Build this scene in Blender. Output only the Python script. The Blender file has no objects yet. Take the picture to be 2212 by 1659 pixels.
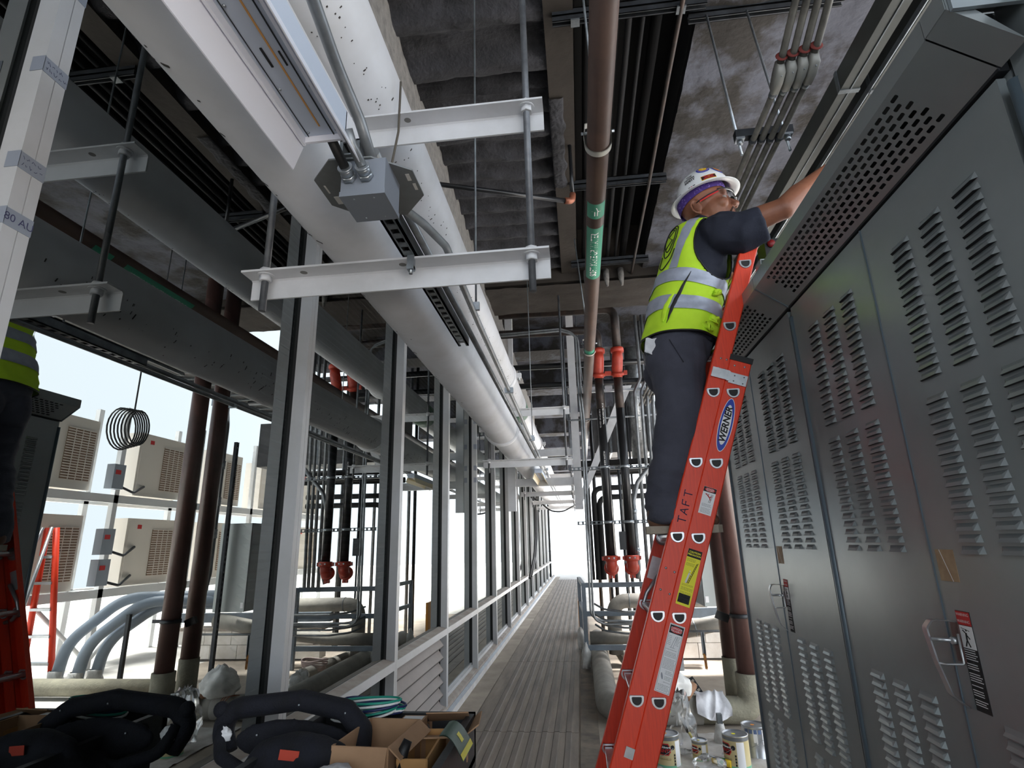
import bpy, bmesh, math, random
from mathutils import Vector, Matrix, Euler, noise

random.seed(7)
SC = bpy.context.scene
COL = SC.collection
R = math.radians
PI = math.pi

def C(r, g, b):
    def f(c):
        c /= 255.0
        return c / 12.92 if c <= 0.04045 else ((c + 0.055) / 1.055) ** 2.4
    return (f(r), f(g), f(b), 1.0)

# ------------------------------------------------------------------ camera
CAM = Vector((0.0, 0.0, 1.43))
yaw, pitch, roll = -0.111696, 0.279213, -0.024261
cyw, syw, cp, sp = math.cos(yaw), math.sin(yaw), math.cos(pitch), math.sin(pitch)
FW = Vector((syw * cp, cyw * cp, sp))
R0 = Vector((cyw, -syw, 0)); U0 = R0.cross(FW)
RI = R0 * math.cos(roll) + U0 * math.sin(roll)
UP = -R0 * math.sin(roll) + U0 * math.cos(roll)
cam_d = bpy.data.cameras.new('camera')
cam = bpy.data.objects.new('camera', cam_d); COL.objects.link(cam)
mw = Matrix((RI, UP, -FW)).transposed().to_4x4(); mw.translation = CAM
cam.matrix_world = mw
cam_d.sensor_width = 36.0
cam_d.lens = 1205.39 / 2212 * 36.0
cam_d.clip_start = 0.02; cam_d.clip_end = 300
SC.camera = cam

# ------------------------------------------------------------------ sky + exposure
w = bpy.data.worlds.new('overcast_sky'); SC.world = w; w.use_nodes = True
bg = w.node_tree.nodes['Background']
bg.inputs['Color'].default_value = (0.84, 0.92, 1.0, 1)
bg.inputs['Strength'].default_value = 1.0
sun_d = bpy.data.lights.new('sun', 'SUN'); sun_d.energy = 13.0; sun_d.angle = R(16.0); sun_d.color = (1.0, 0.98, 0.95)
sun = bpy.data.objects.new('sun', sun_d); COL.objects.link(sun)
sun.rotation_euler = Vector((0.24, 0.06, 0.97)).to_track_quat('Z', 'Y').to_euler()
SC.view_settings.view_transform = 'Standard'
SC.view_settings.look = 'None'
SC.view_settings.gamma = 1.0
SC.view_settings.use_curve_mapping = False
SC.view_settings.exposure = 1.8
SC.cycles.max_bounces = 10
SC.cycles.diffuse_bounces = 6
SC.cycles.glossy_bounces = 5
SC.cycles.transparent_max_bounces = 12
SC.cycles.use_denoising = True

# ------------------------------------------------------------------ materials
MATS = {}
def mat(name, col, rough=0.55, metal=0.0, col2=None, scale=6.0, bump=0.0, bscale=None, spec=0.5,
        detail=5.0, thresh=(0.35, 0.65), stretch=None, coat=0.0, alpha=None, emit=None, estr=0.0, trans=0.0):
    if name in MATS: return MATS[name]
    m = bpy.data.materials.new(name); m.use_nodes = True
    nt = m.node_tree; b = nt.nodes['Principled BSDF']
    b.inputs['Base Color'].default_value = col
    b.inputs['Roughness'].default_value = rough
    b.inputs['Metallic'].default_value = metal
    b.inputs['Specular IOR Level'].default_value = spec
    b.inputs['Coat Weight'].default_value = coat
    b.inputs['Transmission Weight'].default_value = trans
    if alpha is not None: b.inputs['Alpha'].default_value = alpha
    if emit:
        b.inputs['Emission Color'].default_value = emit; b.inputs['Emission Strength'].default_value = estr
    if col2 or bump:
        tc = nt.nodes.new('ShaderNodeTexCoord')
        src = tc.outputs['Object']
        if stretch:
            mp = nt.nodes.new('ShaderNodeMapping'); mp.inputs['Scale'].default_value = stretch
            nt.links.new(src, mp.inputs['Vector']); src = mp.outputs['Vector']
        if col2:
            n = nt.nodes.new('ShaderNodeTexNoise'); n.inputs['Scale'].default_value = scale; n.inputs['Detail'].default_value = detail
            n.inputs['Roughness'].default_value = 0.62
            nt.links.new(src, n.inputs['Vector'])
            r = nt.nodes.new('ShaderNodeValToRGB')
            r.color_ramp.elements[0].position = thresh[0]; r.color_ramp.elements[1].position = thresh[1]
            r.color_ramp.elements[0].color = col; r.color_ramp.elements[1].color = col2
            nt.links.new(n.outputs['Fac'], r.inputs['Fac'])
            nt.links.new(r.outputs['Color'], b.inputs['Base Color'])
        if bump:
            n2 = nt.nodes.new('ShaderNodeTexNoise'); n2.inputs['Scale'].default_value = bscale or scale * 4; n2.inputs['Detail'].default_value = 4
            nt.links.new(src, n2.inputs['Vector'])
            bp = nt.nodes.new('ShaderNodeBump'); bp.inputs['Strength'].default_value = bump; bp.inputs['Distance'].default_value = 0.01
            nt.links.new(n2.outputs['Fac'], bp.inputs['Height']); nt.links.new(bp.outputs['Normal'], b.inputs['Normal'])
    MATS[name] = m
    return m

def glass_mat(name, tint, refl, gl_col=(0.9, 0.94, 0.92, 1), rough=0.0, blend=0.35):
    m = bpy.data.materials.new(name); m.use_nodes = True; nt = m.node_tree
    for n in list(nt.nodes): nt.nodes.remove(n)
    out = nt.nodes.new('ShaderNodeOutputMaterial'); mix = nt.nodes.new('ShaderNodeMixShader')
    tr = nt.nodes.new('ShaderNodeBsdfTransparent'); gl = nt.nodes.new('ShaderNodeBsdfGlossy')
    tr.inputs['Color'].default_value = tint; gl.inputs['Color'].default_value = gl_col; gl.inputs['Roughness'].default_value = rough
    lw = nt.nodes.new('ShaderNodeLayerWeight'); lw.inputs['Blend'].default_value = blend
    mr = nt.nodes.new('ShaderNodeMapRange'); mr.inputs['To Min'].default_value = refl; mr.inputs['To Max'].default_value = 1.0
    nt.links.new(lw.outputs['Fresnel'], mr.inputs['Value']); nt.links.new(mr.outputs['Result'], mix.inputs['Fac'])
    nt.links.new(tr.outputs[0], mix.inputs[1]); nt.links.new(gl.outputs[0], mix.inputs[2])
    nt.links.new(mix.outputs[0], out.inputs['Surface'])
    MATS[name] = m
    return m

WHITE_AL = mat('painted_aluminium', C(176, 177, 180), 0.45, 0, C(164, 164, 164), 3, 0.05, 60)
DUST_AL = mat('dusty_sill_paint', C(150, 138, 128), 0.8, 0, C(172, 165, 158), 7, 0.1, 50)
GASKET = mat('black_rubber', C(16, 17, 18), 0.6)
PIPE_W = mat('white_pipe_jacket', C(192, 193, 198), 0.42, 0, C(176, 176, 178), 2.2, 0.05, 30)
SPECK = mat('dark_drip_specks', C(60, 55, 52), 0.8)
STEEL_W = mat('white_painted_steel', C(208, 209, 213), 0.42, 0, C(194, 195, 198), 5, 0.06, 40)
ROD = mat('grey_threaded_rod', C(112, 115, 120), 0.45, 0.5, C(84, 86, 90), 12)
ZINC = mat('zinc_plated_steel', C(178, 184, 190), 0.32, 0.8, C(150, 156, 162), 20)
STRUT = mat('galvanised_strut', C(128, 134, 138), 0.45, 0.6, C(96, 100, 104), 15)
DSTRUT = mat('dark_strut', C(58, 61, 66), 0.5, 0.5, C(40, 42, 45), 10)
CONDUIT = mat('grey_conduit', C(140, 144, 148), 0.4, 0.55, C(112, 114, 116), 8)
CONDUIT_B = mat('beige_painted_conduit', C(112, 108, 100), 0.6, 0.0, C(78, 75, 70), 12)
CAB = mat('grey_cabinet_paint', C(140, 147, 149), 0.27, 0.2, C(131, 138, 140), 2.0, 0.012, 6, spec=0.6)
CAB_IN = mat('cabinet_inside_dark', C(18, 20, 26), 0.7)
CAB_SEAM = mat('cabinet_blue_grey_edge', C(92, 106, 116), 0.35, 0.2)
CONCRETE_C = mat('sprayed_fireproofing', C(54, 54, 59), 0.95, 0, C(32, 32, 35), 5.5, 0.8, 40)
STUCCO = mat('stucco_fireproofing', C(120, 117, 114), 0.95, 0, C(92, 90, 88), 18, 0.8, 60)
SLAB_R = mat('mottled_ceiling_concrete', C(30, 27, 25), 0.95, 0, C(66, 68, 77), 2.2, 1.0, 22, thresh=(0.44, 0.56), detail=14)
BROWN_C = mat('brown_stained_steel', C(34, 28, 23), 0.85, 0, C(48, 42, 37), 3, 0.3, 20)
BLACK_C = mat('overhead_shade_black', C(8, 8, 9), 0.9)  # shade of the recess and roof put into the colour
FLOOR_M = mat('dusty_concrete_floor', C(172, 160, 146), 0.85, 0, C(136, 125, 114), 2.4, 0.25, 30, thresh=(0.3, 0.7))
FLOOR_D = mat('dirty_concrete_edge', C(128, 116, 102), 0.8, 0, C(90, 82, 74), 5, 0.3, 25)
PANEL_M = mat('worn_ribbed_floor_panel', C(142, 129, 117), 0.7, 0, C(112, 102, 93), 1.6, 0.15, 40, stretch=(6, 0.7, 1))
RIB_M = mat('worn_floor_rib', C(122, 111, 101), 0.7, 0, C(96, 88, 81), 1.6, 0.15, 40, stretch=(6, 0.7, 1))
OUT_GR = mat('pale_outdoor_slab', C(200, 197, 193), 0.9, 0, C(178, 174, 168), 1.5, 0.2, 20)
KERB_M = mat('white_kerb_paint', C(222, 221, 220), 0.6, 0, C(200, 196, 192), 6, 0.15, 30)
KERB_G = mat('grey_kerb_paint', C(134, 142, 150), 0.6, 0, C(122, 126, 132), 5)
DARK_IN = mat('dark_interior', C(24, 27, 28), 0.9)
LOUV_G = mat('taupe_louver', C(128, 118, 113), 0.6, 0, C(118, 109, 104), 3)
DARK_SL = mat('dark_blue_slats', C(66, 78, 88), 0.5)
BROWN_P = mat('brown_pipe_paint', C(80, 60, 51), 0.5, 0, C(64, 48, 42), 4, 0.05, 30)
RED_BR = mat('oxide_red_pipe_paint', C(88, 62, 58), 0.35, 0, C(70, 50, 47), 4, 0.08, 25)
OLIVE_P = mat('rough_olive_pipe_coat', C(150, 146, 128), 0.9, 0, C(130, 126, 112), 8, 0.5, 50)
BLACK_P = mat('black_steel_pipe', C(30, 31, 34), 0.28, 0.3, C(40, 40, 42), 4)
RUST_P = mat('rusty_black_pipe', C(28, 26, 26), 0.5, 0.1, C(58, 44, 38), 9)
RED_F = mat('red_grooved_fitting', C(186, 66, 46), 0.45, 0, C(160, 54, 40), 12, 0.1, 40)
FOAM = mat('black_foam_insulation', C(20, 20, 22), 0.85)
BLUEGR = mat('blue_grey_frame_paint', C(110, 122, 134), 0.45, 0, C(96, 106, 116), 6)
INSUL = mat('grey_pipe_insulation', C(150, 146, 138), 0.75, 0, C(126, 122, 116), 5, 0.2, 30)
LADDER = mat('orange_red_fibreglass', C(240, 68, 32), 0.42, 0, C(222, 58, 28), 3, 0.05, 80, stretch=(60, 60, 3))
ALU = mat('bright_aluminium', C(205, 208, 212), 0.28, 0.75, C(184, 188, 192), 20)
BLACKP = mat('matte_black_plastic', C(22, 22, 24), 0.55)
PRINT_K = mat('black_print', C(24, 24, 26), 0.7)
PRINT_W = mat('white_print', C(240, 240, 240), 0.6)
PRINT_R = mat('red_print', C(204, 44, 44), 0.6)
PRINT_Y = mat('yellow_label', C(240, 232, 32), 0.5)
PRINT_B = mat('blue_print', C(36, 66, 176), 0.5)
LABEL_W = mat('white_label', C(238, 238, 240), 0.5)
GREEN_L = mat('green_pipe_label', C(22, 128, 98), 0.5)
TAPE_G = mat('grey_duct_tape', C(128, 134, 146), 0.45)
INK = mat('marker_ink', C(52, 52, 84), 0.7)

# ------------------------------------------------------------------ mesh helper
ORG = {}
def as_v(p): return p if isinstance(p, Vector) else Vector(p)

def round_path(pts, rad, k=5):
    pts = [as_v(p) for p in pts]
    if len(pts) < 3 or rad <= 0: return pts
    out = [pts[0]]
    for i in range(1, len(pts) - 1):
        a, b, c = pts[i - 1], pts[i], pts[i + 1]
        u = (a - b); v = (c - b); lu, lv = u.length, v.length
        if lu < 1e-6 or lv < 1e-6: continue
        u /= lu; v /= lv
        ang = u.angle(v)
        if ang > PI - 0.05: out.append(b); continue
        t = min(rad / math.tan(ang / 2), lu * 0.49, lv * 0.49)
        p0, p1 = b + u * t, b + v * t
        for j in range(k + 1):
            s = j / k
            out.append(p0 * (1 - s) ** 2 + b * 2 * s * (1 - s) + p1 * s * s)
    out.append(pts[-1])
    return out

class MB:
    def __init__(s): s.v = []; s.f = []; s.sm = []
    def add(s, vs, fs, smooth=False):
        o = len(s.v); s.v += [as_v(p) for p in vs]
        for f in fs: s.f.append(tuple(i + o for i in f)); s.sm.append(smooth)
        return s
    def box(s, x0, x1, y0, y1, z0, z1):
        return s.add([(x0,y0,z0),(x1,y0,z0),(x1,y1,z0),(x0,y1,z0),(x0,y0,z1),(x1,y0,z1),(x1,y1,z1),(x0,y1,z1)],
                     [(0,3,2,1),(4,5,6,7),(0,1,5,4),(1,2,6,5),(2,3,7,6),(3,0,4,7)])
    def obox(s, c, ax, ay, az):   # centre and three half vectors
        c, ax, ay, az = as_v(c), as_v(ax), as_v(ay), as_v(az)
        vs = [c + ax*i + ay*j + az*k for k in (-1,1) for (i,j) in ((-1,-1),(1,-1),(1,1),(-1,1))]
        return s.add(vs, [(0,3,2,1),(4,5,6,7),(0,1,5,4),(1,2,6,5),(2,3,7,6),(3,0,4,7)])
    def prism(s, poly, vec):
        n = len(poly); vec = as_v(vec); p = [as_v(q) for q in poly]
        return s.add(p + [q + vec for q in p], [tuple(range(n))[::-1], tuple(range(n, 2*n))] + [(i, (i+1) % n, n + (i+1) % n, n + i) for i in range(n)])
    def tube(s, pts, r, n=10, bend=0.0, cap=True, k=5):
        pts0 = [as_v(p) for p in pts]
        pts = round_path(pts, bend, k) if bend else pts0
        m = len(pts)
        if isinstance(r, (list, tuple)):
            if bend:
                def cum(q):
                    c = [0.0]
                    for i in range(1, len(q)): c.append(c[-1] + (q[i] - q[i-1]).length)
                    return [x / c[-1] for x in c]
                ca, cb = cum(pts0), cum(pts); rs = []
                for t in cb:
                    i = max(0, min(len(ca) - 2, next((k_ for k_ in range(len(ca) - 1) if ca[k_+1] >= t - 1e-9), len(ca) - 2)))
                    f = (t - ca[i]) / max(1e-9, ca[i+1] - ca[i]); rs.append(r[i]*(1 - f) + r[i+1]*f)
            else: rs = r
        else: rs = [r] * m
        t0 = (pts[1] - pts[0]).normalized()
        up = Vector((0,0,1)) if abs(t0.z) < 0.9 else Vector((1,0,0))
        nx = t0.cross(up).normalized(); vs = []
        prev = t0
        for i, p in enumerate(pts):
            t = (pts[min(i+1, m-1)] - pts[max(i-1, 0)])
            t = t.normalized() if t.length > 1e-9 else prev
            q = prev.rotation_difference(t); nx = q @ nx; nx = (nx - t * nx.dot(t)).normalized(); prev = t
            ny = t.cross(nx)
            sc = 1.0
            for j in range(n):
                a = 2*PI*j/n
                vs.append(p + (nx*math.cos(a) + ny*math.sin(a)) * rs[i] * sc)
        fs = [(i*n + j, i*n + (j+1) % n, (i+1)*n + (j+1) % n, (i+1)*n + j) for i in range(m-1) for j in range(n)]
        s.add(vs, fs, True)
        if cap:
            o = len(s.v) - m*n
            s.f.append(tuple(o + j for j in range(n))[::-1]); s.sm.append(False)
            s.f.append(tuple(o + (m-1)*n + j for j in range(n))); s.sm.append(False)
        return s
    def cyl(s, a, b, r, n=12): return s.tube([a, b], r, n)
    def lathe(s, prof, org=(0,0,0), axis=(0,0,1), n=20, smooth=True, arc=None):
        ax = as_v(axis).normalized(); o = as_v(org)
        up = Vector((1,0,0)) if abs(ax.x) < 0.9 else Vector((0,1,0))
        e1 = (up - ax*up.dot(ax)).normalized(); e2 = ax.cross(e1)
        vs = [o + ax*h + (e1*math.cos(2*PI*j/n) + e2*math.sin(2*PI*j/n))*r for (r, h) in prof for j in range(n)]
        m = len(prof)
        return s.add(vs, [(i*n+j, i*n+(j+1) % n, (i+1)*n+(j+1) % n, (i+1)*n+j) for i in range(m-1) for j in range(n)], smooth)
    def disc(s, c, r, axis, n=16):
        s.lathe([(r, 0)], c, axis, n)
        o = len(s.v) - n; s.f.append(tuple(range(o, o+n))); s.sm.append(False); return s
    def ell(s, c, rad, rot=None, n=14, m=9):
        c = as_v(c); vs = []
        for i in range(m + 1):
            th = PI*i/m
            for j in range(n):
                a = 2*PI*j/n
                p = Vector((rad[0]*math.sin(th)*math.cos(a), rad[1]*math.sin(th)*math.sin(a), rad[2]*math.cos(th)))
                if rot: p = rot @ p
                vs.append(c + p)
        return s.add(vs, [(i*n+j, (i+1)*n+j, (i+1)*n+(j+1) % n, i*n+(j+1) % n) for i in range(m) for j in range(n)], True)
    def grid(s, P, smooth=True, closed=False):   # P[i][j] points
        m, n = len(P), len(P[0]); nn = n if closed else n - 1
        return s.add([p for row in P for p in row], [(i*n+j, i*n+(j+1) % n, (i+1)*n+(j+1) % n, (i+1)*n+j) for i in range(m-1) for j in range(nn)], smooth)
    def mesh(s, name):
        me = bpy.data.meshes.new(name)
        me.from_pydata([tuple(p) for p in s.v], [], s.f); me.polygons.foreach_set('use_smooth', s.sm); me.validate(); me.update()
        return me
    def build(s, name, m, parent=None, org=None, **props):
        if parent is None:
            xs = [p.x for p in s.v]; ys = [p.y for p in s.v]; zs = [p.z for p in s.v]
            org = Vector(((min(xs)+max(xs))/2, (min(ys)+max(ys))/2, min(zs))) if org is None else as_v(org)
            for i, p in enumerate(s.v): s.v[i] = p - org
        me = s.mesh(name); me.materials.append(m)
        return link(name, me, parent, org, **props)

def link(name, me, parent=None, org=None, **props):
    o = bpy.data.objects.new(name, me); COL.objects.link(o)
    if parent is None:
        o.location = org or (0, 0, 0); ORG[o.name] = Vector(o.location)
    else:
        o.parent = parent; o.matrix_parent_inverse = Matrix.Translation(-ORG[parent.name]); ORG[o.name] = Vector((0, 0, 0))
    for k, v in props.items(): o[k] = v
    return o

def inst(name, me, loc, parent):          # a piece that shares mesh data, placed at a world position under a parent
    o = bpy.data.objects.new(name, me); COL.objects.link(o)
    o.parent = parent; o.matrix_parent_inverse = Matrix.Translation(-ORG[parent.name])
    o.location = loc; ORG[o.name] = Vector(loc)
    return o

def thing(name, label, category, loc, group=None):
    o = bpy.data.objects.new(name, None); COL.objects.link(o); o.empty_display_size = 0.1
    o.location = loc; ORG[o.name] = Vector(loc)
    o['label'] = label; o['category'] = category
    if group: o['group'] = group
    return o

def struct(name, loc=(0, 0, 0)):
    o = bpy.data.objects.new(name, None); COL.objects.link(o); o.empty_display_size = 0.1
    o.location = loc; ORG[o.name] = Vector(loc); o['kind'] = 'structure'
    return o

def tag(o, label, category, group=None):
    o['label'] = label; o['category'] = category
    if group: o['group'] = group
    return o

def dup(root, delta, label, rz=0.0):
    r = root.copy(); COL.objects.link(r)
    r.location = Vector(root.location) + Vector(delta); r.rotation_euler = (0, 0, rz); r['label'] = label
    ORG[r.name] = ORG[root.name]
    def rec(src, dst):
        for ch in list(src.children):
            c = ch.copy(); COL.objects.link(c); c.parent = dst; c.matrix_parent_inverse = ch.matrix_parent_inverse.copy()
            rec(ch, c)
    rec(root, r)
    return r

def text(s, size, m, org, xd, yd, parent, name='lettering', depth=0.0006, spacing=1.0, shear=0.0, align='CENTER', sx=1.0, bold=0.0):
    cu = bpy.data.curves.new('t', 'FONT'); cu.body = s; cu.size = size; cu.align_x = align; cu.align_y = 'CENTER'
    cu.space_character = spacing; cu.shear = shear; cu.resolution_u = 3; cu.offset = bold; cu.space_line = 0.85
    t = bpy.data.objects.new('t', cu); COL.objects.link(t)
    dg = bpy.context.evaluated_depsgraph_get()
    me = bpy.data.meshes.new_from_object(t.evaluated_get(dg))
    bpy.data.objects.remove(t); bpy.data.curves.remove(cu)
    xd, yd, o = as_v(xd).normalized(), as_v(yd).normalized(), as_v(org); zd = xd.cross(yd)
    for v in me.vertices: v.co = o + xd*v.co.x*sx + yd*v.co.y + zd*depth
    me.name = name; me.materials.clear(); me.materials.append(m)
    return link(name, me, parent)

def blend(prims, name, m, parent, voxel=0.01, smooth=6, disp=None, org=None, factor=0.5):
    """one continuous skin over overlapping rounded volumes"""
    b = MB()
    for p in prims:
        if p[0] == 'e': b.ell(p[1], p[2], p[3] if len(p) > 3 else None, 18, 12)
        elif p[0] == 'c':
            a, ra, c, rc = as_v(p[1]), p[2], as_v(p[3]), p[4]
            b.tube([a, c], [ra, rc], 18); b.ell(a, (ra,)*3, None, 18, 12); b.ell(c, (rc,)*3, None, 18, 12)
        elif p[0] == 'm': b.add(*p[1:3])
    me = b.mesh('tmp'); o = bpy.data.objects.new('tmp', me); COL.objects.link(o)
    r = o.modifiers.new('r', 'REMESH'); r.mode = 'VOXEL'; r.voxel_size = voxel
    if smooth:
        sm = o.modifiers.new('s', 'SMOOTH'); sm.iterations = smooth; sm.factor = factor
    dg = bpy.context.evaluated_depsgraph_get()
    me2 = bpy.data.meshes.new_from_object(o.evaluated_get(dg)); bpy.data.objects.remove(o); bpy.data.meshes.remove(me)
    if disp:
        ns = [v.normal.copy() for v in me2.vertices]
        for v, nn in zip(me2.vertices, ns): v.co += nn * disp(v.co)
    me2.polygons.foreach_set('use_smooth', [True] * len(me2.polygons)); me2.update()
    me2.name = name; me2.materials.clear(); me2.materials.append(m)
    if parent is None:
        org = as_v(org)
        for v in me2.vertices: v.co -= org
    return link(name, me2, parent, org)

def fold(f1, a1, f2=0, a2=0, stretch=(1, 1, 1)):
    def d(c):
        q = Vector((c.x*stretch[0], c.y*stretch[1], c.z*stretch[2]))
        x = a1 * noise.noise(q*f1)
        if a2: x += a2 * (1 - abs(noise.noise(q*f2 + Vector((9, 3, 1)))) * 2)
        return x
    return d
# ================================================================== THE SETTING
# ---- floor
floor = struct('floor')
MB().box(-1.19, 2.6, -8.0, 13.0, -0.2, -0.022).build('slab', FLOOR_M, floor)
MB().box(2.6, 16.0, -8.0, 48.0, -0.2, -0.03).build('outdoor_slab', OUT_GR, floor)
MB().box(-1.19, 2.6, 13.0, 48.0, -0.2, -0.03).build('far_slab', OUT_GR, floor)
MB().box(-1.19, -1.0, -1.0, 26.0, -0.022, -0.002).build('concrete_strip', FLOOR_M, floor)
MB().box(-0.085, 0.06, -1.0, 13.0, -0.022, -0.012).build('concrete_edge', FLOOR_D, floor)
ys = [-0.46 + 2.72*i for i in range(0, 9)]
def floor_panel_mesh(L):
    b = MB().box(-0.99, -0.10, 0.004, L - 0.004, -0.022, -0.004); me = b.mesh('floor_panel'); me.materials.append(PANEL_M)
    r = MB(); x = -0.86
    while x < -0.2:
        r.prism([(x, 0.006, -0.005), (x+0.052, 0.006, -0.005), (x+0.044, 0.006, 0.002), (x+0.008, 0.006, 0.002)], (0, L - 0.012, 0)); x += 0.094
    re = r.mesh('rib'); re.materials.append(RIB_M)
    return me, re
pm, rm = floor_panel_mesh(2.72)
for y in ys:
    p = inst('floor_panel', pm, (0, y, 0), floor)
    rb = bpy.data.objects.new('ribbing', rm); COL.objects.link(rb); rb.parent = p; ORG[rb.name] = Vector(p.location)

# ---- kerb along the glass wall
kerb = MB().prism([(-1.30, -1, -0.02), (-1.185, -1, -0.02), (-1.19, -1, 0.05), (-1.30, -1, 0.05)], (0, 27, 0)).build('baseboard_left', KERB_M, None, kind='structure')
MB().prism([(-1.30, -1, 0.05), (-1.192, -1, 0.05), (-1.214, -1, 0.075), (-1.30, -1, 0.075)], (0, 27, 0)).build('kerb_bevel', KERB_G, kerb)
MB().prism([(-1.30, -1, 0.075), (-1.218, -1, 0.075), (-1.224, -1, 0.086), (-1.30, -1, 0.09)], (0, 27, 0)).build('kerb_ledge', DUST_AL, kerb)

# ---- glass wall on the left: one window per bay
GLASS = glass_mat('reflective_dark_glass', (0.10, 0.12, 0.12, 1), 0.27)
BAY = [-0.55, 0.945, 2.355, 3.80, 5.26, 6.77, 8.30, 9.91, 11.5, 13.2, 14.8, 16.5, 18.2, 19.9, 21.6, 23.3]
GX, FX = -1.30, -1.225
for k in range(len(BAY) - 1):
    y0, y1 = BAY[k], BAY[k+1]; top = 4.4 if y0 < 13 else 3.7
    mwid = 0.062
    W = struct('window_%d' % (k+1), (GX, y0, 0))
    m = MB().box(GX + 0.018, FX, y0, y0 + mwid*0.53, 0.09, top)
    m.box(GX + 0.018, FX, y0 + mwid*0.53 + 0.0025, y0 + mwid, 0.09, top).box(GX + 0.02, FX - 0.003, y0 + 0.02, y0 + mwid - 0.02, 0.09, top)
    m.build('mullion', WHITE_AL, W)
    MB().box(GX - 0.01, GX + 0.02, y0 + 0.006, y0 + mwid - 0.006, 0.09, top).build('gasket', GASKET, W)
    ya, yb = y0 + mwid - 0.006, y1 + 0.006
    MB().add([(GX, ya, 0.715), (GX, yb, 0.715), (GX, yb, top), (GX, ya, top)], [(0, 1, 2, 3)]).build('glass_pane', GLASS, W)
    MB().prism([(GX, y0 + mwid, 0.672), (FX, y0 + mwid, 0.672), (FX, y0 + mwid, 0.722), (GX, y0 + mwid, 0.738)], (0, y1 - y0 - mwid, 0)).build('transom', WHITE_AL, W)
    MB().prism([(GX + 0.004, y0 + mwid, 0.7375), (FX - 0.004, y0 + mwid, 0.7235), (FX - 0.004, y0 + mwid, 0.7245), (GX + 0.004, y0 + mwid, 0.7385)], (0, y1 - y0 - mwid, 0)).build('sill_dust', DUST_AL, W)
    MB().prism([(GX, ya, 0.09), (FX, ya, 0.086), (FX, ya, 0.10), (GX, ya, 0.125)], (0, yb - ya, 0)).build('bottom_sill', DUST_AL, W)
    if k == 3:      # louvred bay below the transom
        n = 6
        for i in range(n):
            z = 0.115 + i * 0.097
            MB().prism([(GX - 0.012, ya, z + 0.088), (GX + 0.060, ya, z - 0.010), (GX + 0.064, ya, z - 0.002), (GX - 0.006, ya, z + 0.092)], (0, y1 - y0 - mwid - 0.07, 0)).build('louver_slat', LOUV_G, W)
            MB().box(GX + 0.050, GX + 0.0595, ya, y1 - 0.062, z - 0.016, z - 0.008).build('slat_shadow_strip', GASKET, W)  # solid black strip drawn as the shadow line under the slat
        MB().box(GX - 0.06, GX - 0.02, ya, yb, 0.1, 0.68).build('louver_backing', GASKET, W)
    else:
        MB().add([(GX, ya, 0.12), (GX, yb, 0.12), (GX, yb, 0.68), (GX, ya, 0.68)], [(0, 1, 2, 3)]).build('glass_pane', GLASS, W)
        if k >= 4:
            s = MB().prism([(GX, ya, 0.12), (GX + 0.03, ya, 0.115), (GX + 0.024, ya, 0.14), (GX, ya, 0.15)], (0, y1 - y0 - mwid, 0)); s.box(GX, GX + 0.012, ya, y1, 0.15, 0.162)
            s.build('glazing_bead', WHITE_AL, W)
    if k in (1, 5):    # duct tape notes on two mullions
        zs = (2.84, 2.574, 2.302, 2.156) if k == 1 else (2.92, 2.60, 2.335, 2.19)
        for i, z in enumerate(zs):
            h = 0.021 if k == 1 else 0.03
            t = MB().box(FX, FX + 0.0012, y0 - 0.0012, y0 + mwid + 0.001, z - h, z + h)
            t.box(FX - 0.034, FX + 0.0012, y0 - 0.0014, y0, z - h + 0.002, z + h + 0.002)
            tp = t.build('tape_strip', TAPE_G, W)
            if k == 1 and i:
                if i == 3: text('80 AU', 0.026, INK, (FX + 0.0013, y0 + 0.031, z), (0, 1, 0), (0, 0, 1), tp, 'handwriting')
                else:
                    rr = random.Random(i); sc = MB()
                    for row in (-0.007, 0.008):
                        y = y0 + 0.006
                        while y < y0 + 0.052:
                            n_ = rr.choice((3, 4, 5)); pts = []
                            for q in range(n_): pts.append((FX + 0.0013, y, z + row + rr.uniform(-0.005, 0.005))); y += rr.uniform(0.0012, 0.0028)
                            sc.tube(pts, 0.0006, 4); y += 0.003
                    sc.build('handwriting', INK, tp)
# dark room behind the glass
inner = struct('wall_left')
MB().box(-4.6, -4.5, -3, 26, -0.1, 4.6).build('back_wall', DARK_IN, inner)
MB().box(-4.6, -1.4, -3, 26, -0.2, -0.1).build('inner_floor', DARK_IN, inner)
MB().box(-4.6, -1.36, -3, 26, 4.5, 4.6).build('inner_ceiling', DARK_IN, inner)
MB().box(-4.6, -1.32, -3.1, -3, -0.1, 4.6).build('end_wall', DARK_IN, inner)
b = MB()
z = 0.15
while z < 4.35:
    b.prism([(-1.50, 2.42, z), (-1.46, 2.42, z - 0.025), (-1.457, 2.42, z - 0.02), (-1.497, 2.42, z + 0.005)], (0, 4.3, 0)); z += 0.042
b.build('interior_blind_slats', DARK_SL, inner, kind='stuff')
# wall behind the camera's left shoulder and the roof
MB().box(-4.6, -1.36, 26, 26.1, -0.1, 4.6).build('end_wall', DARK_IN, inner)

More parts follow.
